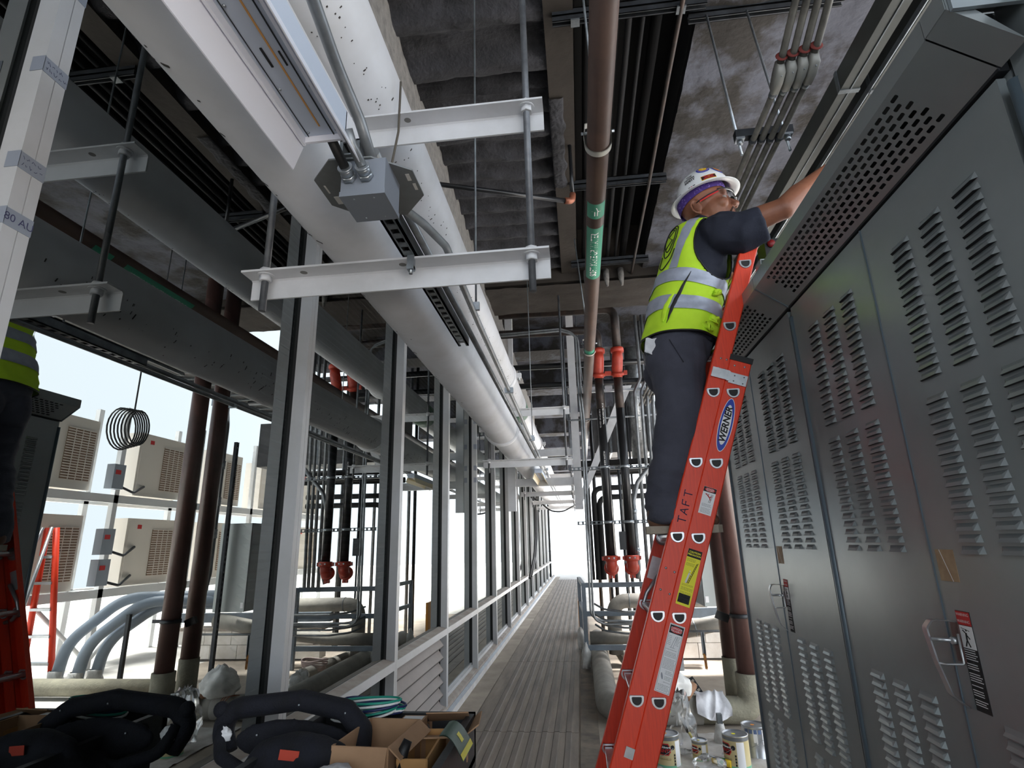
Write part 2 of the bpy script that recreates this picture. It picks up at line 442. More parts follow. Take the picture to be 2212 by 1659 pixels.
# ---- ceiling
ceil = struct('ceiling')
MB().box(-4.7, 2.9, -6.0, 7.0, 5.0, 5.25).box(-4.7, 1.9, 7.0, 30.0, 5.0, 5.25).build('roof_slab', BLACK_C, ceil)
def rough_sheet(x0, x1, y0, y1, z0, nx, ny, f, mname, m, amp=0.02):
    P = []
    for i in range(nx + 1):
        x = x0 + (x1 - x0)*i/nx; row = []
        for j in range(ny + 1):
            y = y0 + (y1 - y0)*j/ny
            q = Vector((x, y, 0))
            row.append(Vector((x, y, z0 + f(x, y) + amp*noise.noise(q*7) + amp*0.7*noise.noise(q*19))))
        P.append(row)
    return MB().grid(P).build(mname, m, ceil)
def ridges(x, y):
    p = 0.36 if y < 3.05 else 0.235
    yy = y + 0.05*noise.noise(Vector((x*2, y*1.5, 3)))
    s = (yy / p) % 1.0
    v = 0.075 * min(1, max(0, (0.5 - abs(s - 0.5)) * 5 - 0.55))
    if 2.98 < y < 3.10: v += 0.10
    return v
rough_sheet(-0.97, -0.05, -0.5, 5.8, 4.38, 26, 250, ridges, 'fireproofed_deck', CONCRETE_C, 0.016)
P = []
prof = [(-1.5, 3.86), (-0.99, 3.86), (-0.945, 3.90), (-0.93, 4.1), (-0.935, 4.44)]
for (x, z) in prof:
    row = []
    for j in range(200):
        y = -0.8 + 13.8*j/199
        n_ = noise.noise(Vector((x*6, y*6, z*6))); row.append(Vector((x + 0.018*n_, y, z + 0.018*noise.noise(Vector((x*5, y*7, z*5 + 4))))))
    P.append(row)
MB().grid(P).build('beam_encasement', STUCCO, ceil)
MB().box(-0.05, 0.12, -0.8, 5.8, 4.36, 4.6).build('beam_flange', BROWN_C, ceil)
# splashed fireproofing lumps on the flange
P = []
for i in range(16):
    row = []
    for j in range(70):
        u, v = i/15, j/69
        edge = 0.10 + 0.03*noise.noise(Vector((0, v*9, 1)))
        x = -0.055 + u*edge; y = 3.15 + v*1.0
        row.append(Vector((x, y, 4.356 - 0.012*math.sin(PI*min(1, max(0, u)))**0.5 + 0.006*noise.noise(Vector((x*40, y*30, 0))))))
    P.append(row)
MB().grid(P).build('fireproofing_patch', CONCRETE_C, ceil)
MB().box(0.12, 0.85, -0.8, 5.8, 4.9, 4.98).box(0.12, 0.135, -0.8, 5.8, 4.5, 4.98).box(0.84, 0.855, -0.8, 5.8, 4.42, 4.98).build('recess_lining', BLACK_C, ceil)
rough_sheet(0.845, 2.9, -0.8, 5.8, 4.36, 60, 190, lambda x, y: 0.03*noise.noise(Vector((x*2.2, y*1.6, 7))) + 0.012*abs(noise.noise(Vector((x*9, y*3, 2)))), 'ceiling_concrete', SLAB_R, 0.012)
rough_sheet(-1.5, 2.9, 5.75, 6.5, 4.22, 60, 14, lambda x, y: 0.0, 'transverse_beam_soffit', BROWN_C, 0.012)
MB().box(-1.5, 2.9, 5.76, 6.48, 4.26, 5.0).build('transverse_beam', BROWN_C, ceil)
for i, x in enumerate((0.22, 0.33, 0.44, 0.60)):   # dripped fireproofing at the head of the recess
    MB().tube([(x, 5.72, 4.34), (x, 5.70, 4.22), (x + 0.005, 5.70, 4.13)], [0.035, 0.03, 0.012], 8).build('fireproofing_drip', STUCCO, ceil)
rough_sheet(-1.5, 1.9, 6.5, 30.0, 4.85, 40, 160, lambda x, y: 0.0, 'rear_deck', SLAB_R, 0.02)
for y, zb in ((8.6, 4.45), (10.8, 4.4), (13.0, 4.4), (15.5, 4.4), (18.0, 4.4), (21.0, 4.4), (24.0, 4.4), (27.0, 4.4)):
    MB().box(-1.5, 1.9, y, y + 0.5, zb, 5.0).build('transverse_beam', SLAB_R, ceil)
# ================================================================== SWITCHGEAR CABINETS
XF, XL = 0.871, 0.751            # door face, hood lip
ZL0, ZL1, ZS = 2.396, 2.445, 2.307   # lip bottom, lip top, foot of the sloping soffit
DW = 0.588
def louver_mesh():
    b = MB(); w0, w1 = 0.041, 0.0365; h0, h1, d = -0.008, 0.0095, 0.010
    vs = [(0, -w0, h0), (0, w0, h0), (0, w1, h1), (0, -w1, h1), (-d, -w0 + 0.0095, h0), (-d, w0 - 0.0095, h0), (-d*0.75, w1 - 0.011, h1 - 0.0086), (-d*0.75, -w1 + 0.011, h1 - 0.0086)]
    b.add(vs, [(4, 5, 6, 7)[::-1], (7, 6, 2, 3)[::-1], (0, 4, 7, 3)[::-1], (5, 1, 2, 6)[::-1]])
    b.add([vs[0], vs[1], vs[5], vs[4]], [(0, 1, 2, 3)])
    me = b.mesh('louver'); me.materials.append(CAB); me.materials.append(CAB_IN)
    me.polygons[4].material_index = 1
    return me
LOUV = louver_mesh()
def soffit_mesh(y0, y1, ya, yb):
    A, B = Vector((XL, 0, ZL0)), Vector((XF, 0, ZS)); L = (B - A).length
    b = MB(); P = lambda u, y: A + (B - A)*(u / L) + Vector((0, y, 0))
    nc, pa, pl = 7, 0.0175, 0.0358; u0 = 0.009
    def q(u_0, u_1, y_0, y_1): b.add([P(u_0, y_0), P(u_1, y_0), P(u_1, y_1), P(u_0, y_1)], [(0, 1, 2, 3)])
    q(0, u0, y0, y1); q(u0 + nc*pa, L, y0, y1); q(u0, u0 + nc*pa, y0, ya); q(u0, u0 + nc*pa, yb, y1)
    for c in range(nc):
        ul, ur = u0 + c*pa, u0 + (c+1)*pa; um = (ul + ur)/2; y = ya
        if c % 2: q(ul, ur, y, y + pl/2); y += pl/2
        while y + pl <= yb + 1e-6:
            ym = y + pl/2; hw, hl, k = 0.0045, 0.012, 0.0024
            hole = [(um-hw+k, ym-hl), (um+hw-k, ym-hl), (um+hw, ym-hl+k), (um+hw, ym+hl-k), (um+hw-k, ym+hl), (um-hw+k, ym+hl), (um-hw, ym+hl-k), (um-hw, ym-hl+k)]
            cor = [(ul, y), (ur, y), (ur, y+pl), (ul, y+pl)]
            b.add([P(*p) for p in cor + hole], [(0, 1, 5, 4), (1, 6, 5), (1, 2, 7, 6), (2, 8, 7), (2, 3, 9, 8), (3, 10, 9), (3, 0, 11, 10), (0, 4, 11)])
            y += pl
        q(ul, ur, y, yb)
    return b
def door_handle_set(t, ys):      # ys = seam between the two doors
    h = MB(); y = ys - 0.022
    pth = [(XF - 0.014, y - 0.027, 1.232), (XF - 0.048, y - 0.003, 1.234), (XF - 0.051, y + 0.023, 1.212), (XF - 0.044, y + 0.019, 1.142), (XF - 0.031, y + 0.009, 1.068), (XF - 0.009, y - 0.009, 1.045)]
    pp = round_path(pth, 0.016)
    tv = Vector((0.0, 0.0095, 0)); P = [[p + tv, p - tv] for p in pp]; Q = [[p + tv + Vector((0.004, 0, -0.0024)), p - tv + Vector((0.004, 0, -0.0024))] for p in pp]
    h.grid(P); h.grid(Q[::-1]); h.grid([[a[0], b_[0]] for a, b_ in zip(P, Q)]); h.grid([[a[1], b_[1]] for a, b_ in zip(P, Q)][::-1])
    hd = h.build('door_handle', ALU, t)
    MB().box(XF - 0.005, XF, y - 0.031, y - 0.004, 1.142, 1.228).build('mount_plate', RED_BR, hd)
    s = MB().cyl((XF - 0.047, y + 0.008, 1.187), (XF, y - 0.016, 1.187), 0.0047, 10); s.cyl((XF - 0.016, y - 0.016, 1.187), (XF - 0.003, y - 0.016, 1.187), 0.0086, 10); s.build('handle_shaft', ALU, hd)
    MB().tube([(XF - 0.039, y + 0.016, 1.134), (XF - 0.039, y - 0.016, 1.136), (XF - 0.009, y - 0.033, 1.139), (XF - 0.009, y - 0.033, 1.204)], 0.0024, 8, 0.005).build('padlock_hasp', ALU, hd)
    yl = ys - 0.0995; lw, z0, z1 = 0.05, 1.044, 1.2555; H_ = z1 - z0
    lb = MB().box(XF - 0.001, XF, yl, yl + lw, z0, z1).build('warning_label', PRINT_K, t)
    MB().box(XF - 0.0015, XF, yl + 0.001, yl + lw - 0.001, z0 + 0.62*H_, z0 + 0.85*H_).build('pictogram_field', LABEL_W, lb)
    MB().box(XF - 0.0015, XF, yl + 0.001, yl + lw - 0.001, z0 + 0.857*H_, z1 - 0.001).build('warning_band', PRINT_R, lb)
    for f in (0.963, 0.893): text('WARNING', 0.009, PRINT_W, (XF - 0.0018, yl + lw/2, z0 + f*H_), (0, -1, 0), (0, 0, 1), lb, depth=0.0004)
    fg = MB(); zc = z0 + 0.735*H_; yc = yl + lw/2; k = 0.78
    for a, c, r in (((0.000, 0.012), (0.002, -0.008), 0.003), ((0.002, -0.008), (-0.008, -0.026), 0.0025), ((0.002, -0.008), (0.012, -0.026), 0.0025), ((0.000, 0.009), (0.014, 0.018), 0.002), ((0.001, 0.007), (-0.012, -0.004), 0.002), ((0.020, 0.024), (-0.016, 0.018), 0.001)):
        fg.tube([(XF - 0.0012, yc + a[0]*k, zc + a[1]*k), (XF - 0.0012, yc + c[0]*k, zc + c[1]*k)], r*k, 6)
    fg.ell((XF - 0.0012, yc - 0.001, zc + 0.019*k), (0.001, 0.0028, 0.0028), None, 8, 5); fg.build('pictogram', PRINT_K, lb)
    ln = MB(); rr = random.Random(3)
    for i in range(24):
        z = z0 + 0.60*H_ - i*0.005
        if rr.random() < 0.86: ln.box(XF - 0.0013, XF, yl + 0.004 + rr.uniform(0, 0.009), yl + lw - 0.003, z, z + 0.0017)
    ln.build('print_lines', LABEL_W, lb)
    tl = MB().box(XF - 0.001, XF, ys - 0.093, ys - 0.023, 1.320, 1.393).build('paper_label', mat('tan_paper_label', C(176, 150, 118), 0.6, 0, C(160, 132, 104), 30), t)
    MB().prism([(XF - 0.0013, ys - 0.039, 1.393), (XF - 0.0013, ys - 0.041, 1.393), (XF - 0.0013, ys - 0.072, 1.320), (XF - 0.0013, ys - 0.070, 1.320)], (0.0005, 0, 0)).build('crease', LABEL_W, tl)

def cabinet(name, y0, label, last_rows, xback=1.95):
    t = thing(name, label, 'cabinet', (XF, y0, 0), 'switchgear cabinets on the right')
    y1 = y0 + 2*DW
    MB().box(XF + 0.018, xback, y0 + 0.003, y1 - 0.003, 0.0, ZL1).build('body', CAB, t)
    MB().box(XF - 0.002, XF + 0.025, y0 + 0.003, y1 - 0.003, 0.0, 0.06).build('plinth', CAB_SEAM, t)
    for k in (0, 1):
        a, b_ = y0 + k*DW, y0 + (k+1)*DW
        d = MB().box(XF, XF + 0.017, a + (0.017 if k == 0 else 0.003), b_ - (0.017 if k == 1 else 0.003), 0.06, ZS - 0.01).build('door', CAB, t)
        for g, (zt, rows) in enumerate(((2.157, 15), (1.744, 15), (1.026, 15), (0.608, last_rows))):
            for yy in ((a + 0.166, a + 0.294, a + 0.4225) if k == 0 else (a + 0.1455, a + 0.274, a + 0.402)):
                for r in range(rows): inst('louver', LOUV, (XF, yy, zt - r*0.02513), d)
        if k == 0:
            MB().box(XF - 0.003, XF + 0.003, b_ - 0.006, b_ - 0.001, 0.06, ZS - 0.01).build('door_edge', CAB_SEAM, d)
    MB().tube([(XF + 0.003, y1 - 0.0145, 0.03), (XF + 0.003, y1 - 0.0145, 2.262)], 0.0125, 10).build('corner_post', CAB_SEAM, t)
    door_handle_set(t, y0 + DW)
    soffit_mesh(y0 + 0.002, y1 - 0.002, y0 + 0.132, y1 - 0.109).build('hood_soffit', CAB, t)
    s = MB().box(XL, XL + 0.0025, y0 + 0.002, y1 - 0.002, ZL0, ZL1).box(XL, xback, y0 + 0.002, y1 - 0.002, ZL1, ZL1 + 0.003)
    s.build('hood_lip', CAB, t)
    MB().prism([(XL + 0.001, y1 - 0.011, ZL0 - 0.003), (XF - 0.001, y1 - 0.011, ZS - 0.003), (XF - 0.001, y1 - 0.011, ZS + 0.002), (XL + 0.001, y1 - 0.011, ZL0 + 0.002)], (0, 0.009, 0)).build('hood_seam', CAB_SEAM, t)
    MB().box(XF - 0.004, XF + 0.02, y0 + 0.003, y1 - 0.003, ZS - 0.004, ZL1).build('hood_back', CAB_IN, t)
    return t
cabinet('switchgear_cabinet', 0.9935, 'grey louvred double door cabinet nearest the camera, chrome handle at right edge of photo', 5)
cabinet('switchgear_cabinet', 0.9935 + 2*DW, 'grey louvred double door cabinet directly behind the red ladder, farther of the two', 10)
nc = thing('switchgear_cabinet', 'partly seen plain cabinet section at upper right edge with pale hood flange', 'cabinet', (XF, -0.19, 0), 'switchgear cabinets on the right')
MB().box(XF + 0.016, 1.95, -0.18, 0.988, 0, ZL1).build('body', CAB, nc)
MB().box(XF, XF + 0.016, -0.17, 0.968, 0.05, 2.26).build('door', CAB, nc)
MB().tube([(XF + 0.003, 0.978, 0.03), (XF + 0.003, 0.978, 2.262)], 0.0125, 10).build('corner_post', CAB_SEAM, nc)
MB().prism([(XL, 0.926, ZL0), (XF, 0.926, ZS), (XF, 0.926, ZS + 0.002), (XL, 0.926, ZL1)], (0, 0.0655, 0)).build('hood_soffit', CAB, nc)
MB().box(XL - 0.002, XL + 0.001, 0.926, 0.9915, ZL0, ZL1).box(XL, 1.95, 0.903, 0.9915, ZL1, ZL1 + 0.003).build('hood_lip', CAB, nc)
MB().box(XL + 0.005, 1.6, 0.9165, 0.9245, 2.387, ZL1).build('hood_flange', mat('pale_hood_flange', C(150, 160, 166), 0.3, 0.2), nc)

# ================================================================== WIREWAYS ABOVE THE CABINETS
def wireway(name, x0, x1, z0, z1, label):
    t = thing(name, label, 'duct', (x0, 1, z0))
    MB().box(x0, x1, -0.8, 4.9, z0, z1).build('trough', mat('wireway_grey_paint', C(78, 80, 78), 0.5, 0.3, C(64, 66, 64), 4), t)
    for y in (0.55, 1.95, 3.4, 4.85):
        MB().box(x0 - 0.004, x1 + 0.004, y, y + 0.02, z0 - 0.004, z1 + 0.004).build('joint_collar', STRUT, t)
    MB().box(x0 + 0.035, x0 + 0.039, -0.8, 4.9, z0 - 0.003, z0).build('cover_edge', STRUT, t)
    for y in (0.9, 4.6): MB().cyl(((x0+x1)/2, y, z1), ((x0+x1)/2, y, 4.37), 0.005, 6).build('hanger_rod', STRUT, t)
    return t
wireway('wireway', 1.12, 1.19, 3.13, 3.22, 'long grey wireway above the cabinets, nearer the ceiling conduits')
wireway('wireway', 1.235, 1.42, 3.115, 3.21, 'wider grey wireway behind the hood lip with bright lower edge')
MB().box(1.227, 1.232, -0.8, 4.9, 3.115, 3.14).build('trim_1', ZINC, None, kind='structure')

# ================================================================== EXTENSION LADDER
TL = 0.3418
LD = Vector((math.sin(TL), 0, math.cos(TL))); LN = Vector((-math.cos(TL), 0, math.sin(TL))); LR = -LN
B0 = Vector((0.6593, 2.3226, 2.009)); F0 = B0 + LN*0.0767 - LD*0.0201 + LD*0.6096
YN, YF = 2.3226, 2.752
lad = thing('extension_ladder', 'orange red fibreglass extension ladder the worker stands on, leaning on cabinets', 'ladder', (-0.06, 2.54, 0))
def rail(c0, s0, s1, hw, yw, inward):
    b = MB(); a0, a1 = c0 + LD*s0, c0 + LD*s1; a0.y = a1.y = yw
    e = Vector((0, inward, 0)); prof = [(-hw + 0.004, 0), (hw - 0.004, 0), (hw, 0.004), (hw, 0.032), (hw - 0.004, 0.032), (hw - 0.004, 0.006), (-hw + 0.004, 0.006), (-hw + 0.004, 0.032), (-hw, 0.032), (-hw, 0.004)]
    pts = [a0 + LR*u + e*v for u, v in prof]
    return b.prism(pts if inward > 0 else pts[::-1], a1 - a0)
rails = {}
for nm, c0, s0, s1, hw in (('base', B0, -2.13, 0.15, 0.0445), ('fly', F0, -2.44, 0.17, 0.0355)):
    for yw, inw in ((YN, 1), (YF, -1)):
        rails[nm, inw] = rail(c0, s0, s1, hw, yw, inw).build('side_rail', LADDER, lad)
for inw, yw in ((1, YN), (-1, YF)):
    c = B0 + LD*0.152; c.y = yw + inw*0.014
    MB().obox(c, LR*0.0465, Vector((0, 0.019, 0)), LD*0.012).build('rail_cap', BLACKP, rails['base', inw])
    c = B0 - LD*2.145; c.y = yw + inw*0.014
    MB().obox(c, LR*0.05, Vector((0, 0.025, 0)), Vector((0, 0, 0.016))).build('ladder_foot', BLACKP, lad)
def dshape(r, k=10):   # flat on top, round below; (x, z)
    pts = [(-r, 0.55*r), (-0.86*r, 0.72*r), (0.86*r, 0.72*r), (r, 0.55*r)]
    return pts + [(r*math.cos(PI*j/k), 0.35*r - 1.15*r*math.sin(PI*j/k)) for j in range(1, k)] 
def dring(ro, ri, d):
    b = MB(); o, i_ = dshape(ro), dshape(ri); n = len(o)
    vs = [(x, 0, z) for x, z in o] + [(x, -d, z*0.97) for x, z in [(p[0]*0.94, p[1]*0.94) for p in o]] + [(x, -d, z) for x, z in i_] + [(x, 0.006, z) for x, z in i_]
    fs = []
    for k in range(3):
        for j in range(n): fs.append((k*n + j, k*n + (j+1) % n, (k+1)*n + (j+1) % n, (k+1)*n + j))
    return b.add(vs, fs, False)
ring_me = dring(0.0275, 0.0185, 0.004).mesh('rung_ferrule'); ring_me.materials.append(ALU)
hole_me = MB().add([(x, -0.0008, z) for x, z in dshape(0.0190)], [tuple(range(len(dshape(0.019))))]).mesh('rung_bore'); hole_me.materials.append(BLACKP)
rung_me = MB().prism([(x, 0, z) for x, z in dshape(0.017)], (0, YF - YN - 0.012, 0)).mesh('rung'); rung_me.materials.append(ALU)
for c0, n0, n1 in ((B0, 0, 7), (F0, 0, 9)):
    for i in range(n0, n1):
        c = c0 - LD*0.3048*i
        r = inst('rung', rung_me, (c.x, YN + 0.006, c.z), lad)
        for me, nm in ((ring_me, 'rung_ferrule'), (hole_me, 'rung_bore')):
            q = bpy.data.objects.new(nm, me); COL.objects.link(q); q.parent = r; q.location = (0, -0.006, 0)
        q = bpy.data.objects.new('rung_ferrule', ring_me); COL.objects.link(q); q.parent = r; q.location = (0, YF - YN - 0.016, 0); q.scale = (1.15, 1, 1.15)
def lp(c0, s, u=0.0, d=0.0):
    p = c0 + LD*s + LR*u; return Vector((p.x, YN - d, p.z))
def plate(c0, s, u, hl, hw, m, name, parent, d=0.0006):
    b = MB().obox(lp(c0, s, u, d/2), LR*hw, Vector((0, d/2, 0)), LD*hl); return b.build(name, m, parent)
Y_ = Vector((0, 1, 0))
# oval maker's badge
def oval(s, hl, hw, m, name, par, d):
    b = MB(); b.add([lp(B0, s + hl*math.sin(2*PI*j/40), hw*math.cos(2*PI*j/40), d) for j in range(40)], [tuple(range(40))]); return b.build(name, m, par)
bd = oval(-0.14, 0.115, 0.0275, LABEL_W, 'oval_badge', rails['base', 1], 0.0006)
oval(-0.14, 0.112, 0.0250, PRINT_B, 'badge_border', bd, 0.0010)
oval(-0.14, 0.086, 0.0185, LABEL_W, 'badge_field', bd, 0.0014)
text('WERNER', 0.037, PRINT_K, lp(B0, -0.14, 0, 0.0), LD, LN, bd, depth=0.0020, shear=0.2, sx=1.02, bold=0.0012)
# labels
lb = plate(B0, -0.460, 0.0, 0.054, 0.0245, LABEL_W, 'danger_label', lad, 0.0008)
MB().obox(lp(B0, -0.460 + 0.044, 0, 0.001), LR*0.0243, Y_*0.0003, LD*0.0095).build('label_band', PRINT_K, lb)
b = MB(); b.add([lp(B0, -0.416 + 0.0075*math.sin(2*PI*j/24), 0.020*math.cos(2*PI*j/24), 0.0016) for j in range(24)], [tuple(range(24))]); b.build('danger_oval', PRINT_R, lb)
text('DANGER', 0.0075, PRINT_W, lp(B0, -0.4135, 0, 0), LR, LD, lb, depth=0.0019); text('PELIGRO', 0.0075, PRINT_W, lp(B0, -0.4195, 0, 0), LR, LD, lb, depth=0.0019)
fg = MB()
for a, c, r in (((-0.006, -0.437), (0.004, -0.446), 0.0022), ((0.004, -0.446), (0.012, -0.440), 0.0016), ((0.004, -0.447), (0.010, -0.455), 0.0016), ((-0.006, -0.437), (-0.014, -0.434), 0.0014), ((-0.004, -0.439), (0.0, -0.432), 0.0014)):
    fg.tube([lp(B0, a[1], a[0], 0.001), lp(B0, c[1], c[0], 0.001)], r, 6)
fg.ell(lp(B0, -0.434, -0.009, 0.001), (0.0022, 0.001, 0.0022), None, 8, 5); fg.build('falling_figure', PRINT_R, lb)
fg = MB()
for u0, u1 in ((0.010, 0.004), (0.016, 0.010)): fg.tube([lp(B0, -0.432, u0, 0.0009), lp(B0, -0.466, u1, 0.0009)], 0.0006, 5)
for i in range(6): fg.tube([lp(B0, -0.434 - i*0.006, 0.0097 - i*0.001, 0.0009), lp(B0, -0.434 - i*0.006, 0.0157 - i*0.001, 0.0009)], 0.0005, 5)
fg.build('ladder_drawing', PRINT_K, lb)
def lines(par, c0, s_top, s_bot, u0, u1, m, seed, pitch=0.0042, th=0.0009):
    rr = random.Random(seed); g = MB(); s = s_top
    while s > s_bot:
        u = u0
        while u < u1 - 0.003:
            L = min(rr.uniform(0.003, 0.009), u1 - u)
            g.obox(lp(c0, s, u + L/2, 0.0011), LR*(L/2), Y_*0.0002, LD*(th/2)); u += L + 0.0012
        s -= pitch*(1 if rr.random() < 0.85 else 2)
    return g.build('print_lines', m, par)
lines(lb, B0, -0.474, -0.508, -0.019, 0.019, PRINT_K, 1)
yl = plate(B0, -0.7625, 0.0, 0.106, 0.0265, PRINT_Y, 'caution_label', lad, 0.0008)
MB().obox(lp(B0, -0.672, 0, 0.001), LR*0.0263, Y_*0.0003, LD*0.0155).build('label_band', PRINT_K, yl)
text('CAUTION', 0.0095, PRINT_Y, lp(B0, -0.6675, 0, 0), LR, LD, yl, depth=0.0016, bold=0.0003); text('PRECAUCION', 0.0085, PRINT_Y, lp(B0, -0.6775, 0, 0), LR, LD, yl, depth=0.0016, sx=0.93, bold=0.0003)
lines(yl, B0, -0.694, -0.722, -0.023, 0.010, PRINT_K, 2); lines(yl, B0, -0.79, -0.825, -0.021, 0.022, PRINT_K, 4)
b2 = MB().obox(lp(B0, -0.843, -0.001, 0.001), LR*0.0215, Y_*0.0003, LD*0.0165).build('label_panel', PRINT_K, yl); lines(yl, B0, -0.832, -0.858, -0.019, 0.018, PRINT_Y, 5, 0.005)
fg = MB().tube([lp(B0, -0.705, 0.017, 0.0011), lp(B0, -0.785, -0.004, 0.0011)], 0.0010, 5); fg.tube([lp(B0, -0.703, 0.021, 0.0011), lp(B0, -0.785, 0.001, 0.0011)], 0.0010, 5)
for i in range(10): fg.tube([lp(B0, -0.71 - i*0.0078, 0.0155 - i*0.002, 0.0011), lp(B0, -0.71 - i*0.0078, 0.0195 - i*0.002, 0.0011)], 0.0006, 5)
fg.build('ladder_drawing', PRINT_K, yl)
fg = MB(); fg.tube([lp(B0, -0.745, -0.003, 0.0011), lp(B0, -0.785, -0.009, 0.0011)], [0.003, 0.0042], 8); fg.ell(lp(B0, -0.739, -0.002, 0.001), (0.0026, 0.001, 0.0028), None, 8, 5); fg.tube([lp(B0, -0.748, -0.002, 0.0011), lp(B0, -0.752, 0.006, 0.0011)], 0.0012, 6); fg.build('standing_figure', PRINT_W, yl)
wl = plate(B0, -1.0625, 0.0, 0.122, 0.0275, LABEL_W, 'instruction_label', lad, 0.0008)
g = MB()
for u in (-0.0245, 0.0245): g.obox(lp(B0, -1.0625, u, 0.001), LR*0.0004, Y_*0.0002, LD*0.119)
for s in (-0.9435, -1.1815): g.obox(lp(B0, s, 0, 0.001), LR*0.0245, Y_*0.0002, LD*0.0004)
g.build('border_line', PRINT_K, wl)
MB().obox(lp(B0, -0.960, 0, 0.001), LR*0.0243, Y_*0.0003, LD*0.0145).build('label_band', PRINT_K, wl)
b = MB(); b.add([lp(B0, -0.960 + 0.0115*math.sin(2*PI*j/24), 0.0215*math.cos(2*PI*j/24), 0.0016) for j in range(24)], [tuple(range(24))]); b.build('danger_oval', PRINT_R, wl)
text('DANGER', 0.0105, PRINT_W, lp(B0, -0.9555, 0, 0), LR, LD, wl, depth=0.0019); text('PELIGRO', 0.0100, PRINT_W, lp(B0, -0.9650, 0, 0), LR, LD, wl, depth=0.0019)
lines(wl, B0, -0.985, -1.02, -0.021, -0.010, PRINT_K, 7, 0.006); lines(wl, B0, -0.982, -1.015, 0.008, 0.021, PRINT_K, 8, 0.005); lines(wl, B0, -1.032, -1.10, -0.021, 0.021, PRINT_K, 9, 0.0048); lines(wl, B0, -1.108, -1.15, -0.004, 0.021, PRINT_K, 10, 0.0048); lines(wl, B0, -1.157, -1.178, -0.021, 0.021, PRINT_K, 11, 0.0045)
fg = MB().tube([lp(B0, -0.982, 0.004, 0.0011), lp(B0, -1.024, -0.006, 0.0011)], 0.0007, 5); fg.tube([lp(B0, -0.982, 0.009, 0.0011), lp(B0, -1.024, 0.002, 0.0011)], 0.0007, 5); fg.tube([lp(B0, -1.024, 0.009, 0.0011), lp(B0, -1.024, -0.010, 0.0011)], 0.0006, 5); fg.ell(lp(B0, -1.128, -0.013, 0.0006), (0.004, 0.0007, 0.013), None, 8, 5); fg.build('ladder_drawing', mat('pale_print', C(150, 152, 160), 0.7), wl)
# handwriting on the fly rail, marker strokes
hw_ = MB(); k = 0.030
def stroke(sx, pts, r=0.0021):
    for (a, c) in pts: hw_.tube([lp(F0, -1.095 + sx + a[0], -a[1], 0.0005), lp(F0, -1.095 + sx + c[0], -c[1], 0.0005)], r, 6)
T_ = lambda sx: stroke(sx, [((-0.013, 0.014), (0.014, 0.015)), ((0.0, 0.015), (0.001, -0.016))])
T_(-0.055)
stroke(-0.020, [((-0.012, -0.014), (0.0, 0.015)), ((0.0, 0.015), (0.012, -0.015)), ((-0.007, -0.003), (0.008, -0.003))])
stroke(0.014, [((-0.009, 0.014), (-0.009, -0.015)), ((-0.009, 0.014), (0.010, 0.015)), ((-0.009, 0.001), (0.006, 0.002))])
T_(0.050)
for i_, v in enumerate(hw_.v):
    if v.y < YN - 0.0009: v.y = YN - 0.0009
hw_.build('handwritten_name', INK, rails['fly', 1])
# metal fittings
br = MB().obox(lp(B0, 0.060, 0.004, 0.005), LR*0.036, Y_*0.003, LD*0.023); br.obox(lp(B0, 0.066, -0.070, 0.008), LR*0.034, Y_*0.003, LD*0.021); br.obox(lp(B0, 0.063, -0.036, 0.007), LR*0.005, Y_*0.007, LD*0.021)
br = br.build('guide_bracket', ALU, lad)
def rivet(c0, s, u, par, r=0.0045, m=ZINC): return MB().ell(lp(c0, s, u, 0.0), (r, 0.003, r), None, 10, 6).build('rivet', m, par)
for s, u in ((0.072, -0.012), (0.048, -0.012), (0.074, 0.026), (0.046, 0.026)): MB().ell(lp(B0, s, u, 0.008), (0.003, 0.002, 0.003), None, 8, 5).build('rivet', STRUT, br)
for s, u in ((0.118, -0.02), (0.122, 0.02)): rivet(B0, s, u, rails['base', 1])
for s, u in ((-1.345, -0.014), (-1.350, 0.020), (-1.428, -0.014), (-1.433, 0.022), (-0.50, -0.004), (-0.50, 0.02), (-0.455, -0.004), (-0.455, 0.02)): rivet(F0, s, u, rails['fly', 1])
sp = plate(F0, -2.0, 0.018, 0.018, 0.016, ALU, 'strap_plate', rails['fly', 1], 0.004)
# rung lock on the far fly rail
c = F0 - LD*1.36; fy = YF - 0.008
rl = MB().obox((c.x, fy, c.z), LR*0.024, Y_*0.004, LD*0.05).build('rung_lock', ALU, rails['fly', -1])
c2 = F0 - LD*1.47
MB().tube([(c.x + 0.02, fy - 0.01, c.z - 0.02), (c2.x - 0.01, fy - 0.012, c2.z), (c2.x - 0.03, fy - 0.012, c2.z - 0.05), (c2.x + 0.0, fy - 0.012, c2.z - 0.09), (c2.x + 0.04, fy - 0.01, c2.z - 0.10)], 0.009, 8, 0.02).build('lock_arm', ALU, rl)
for i in (4,):
    c = F0 - LD*0.3048*i; MB().lathe([(0.034, 0), (0.034, 0.004), (0.020, 0.008), (0.0, 0.008)], (c.x, YF - 0.006, c.z), (0, -1, 0), 18).build('rung_flange', ALU, rails['fly', -1])
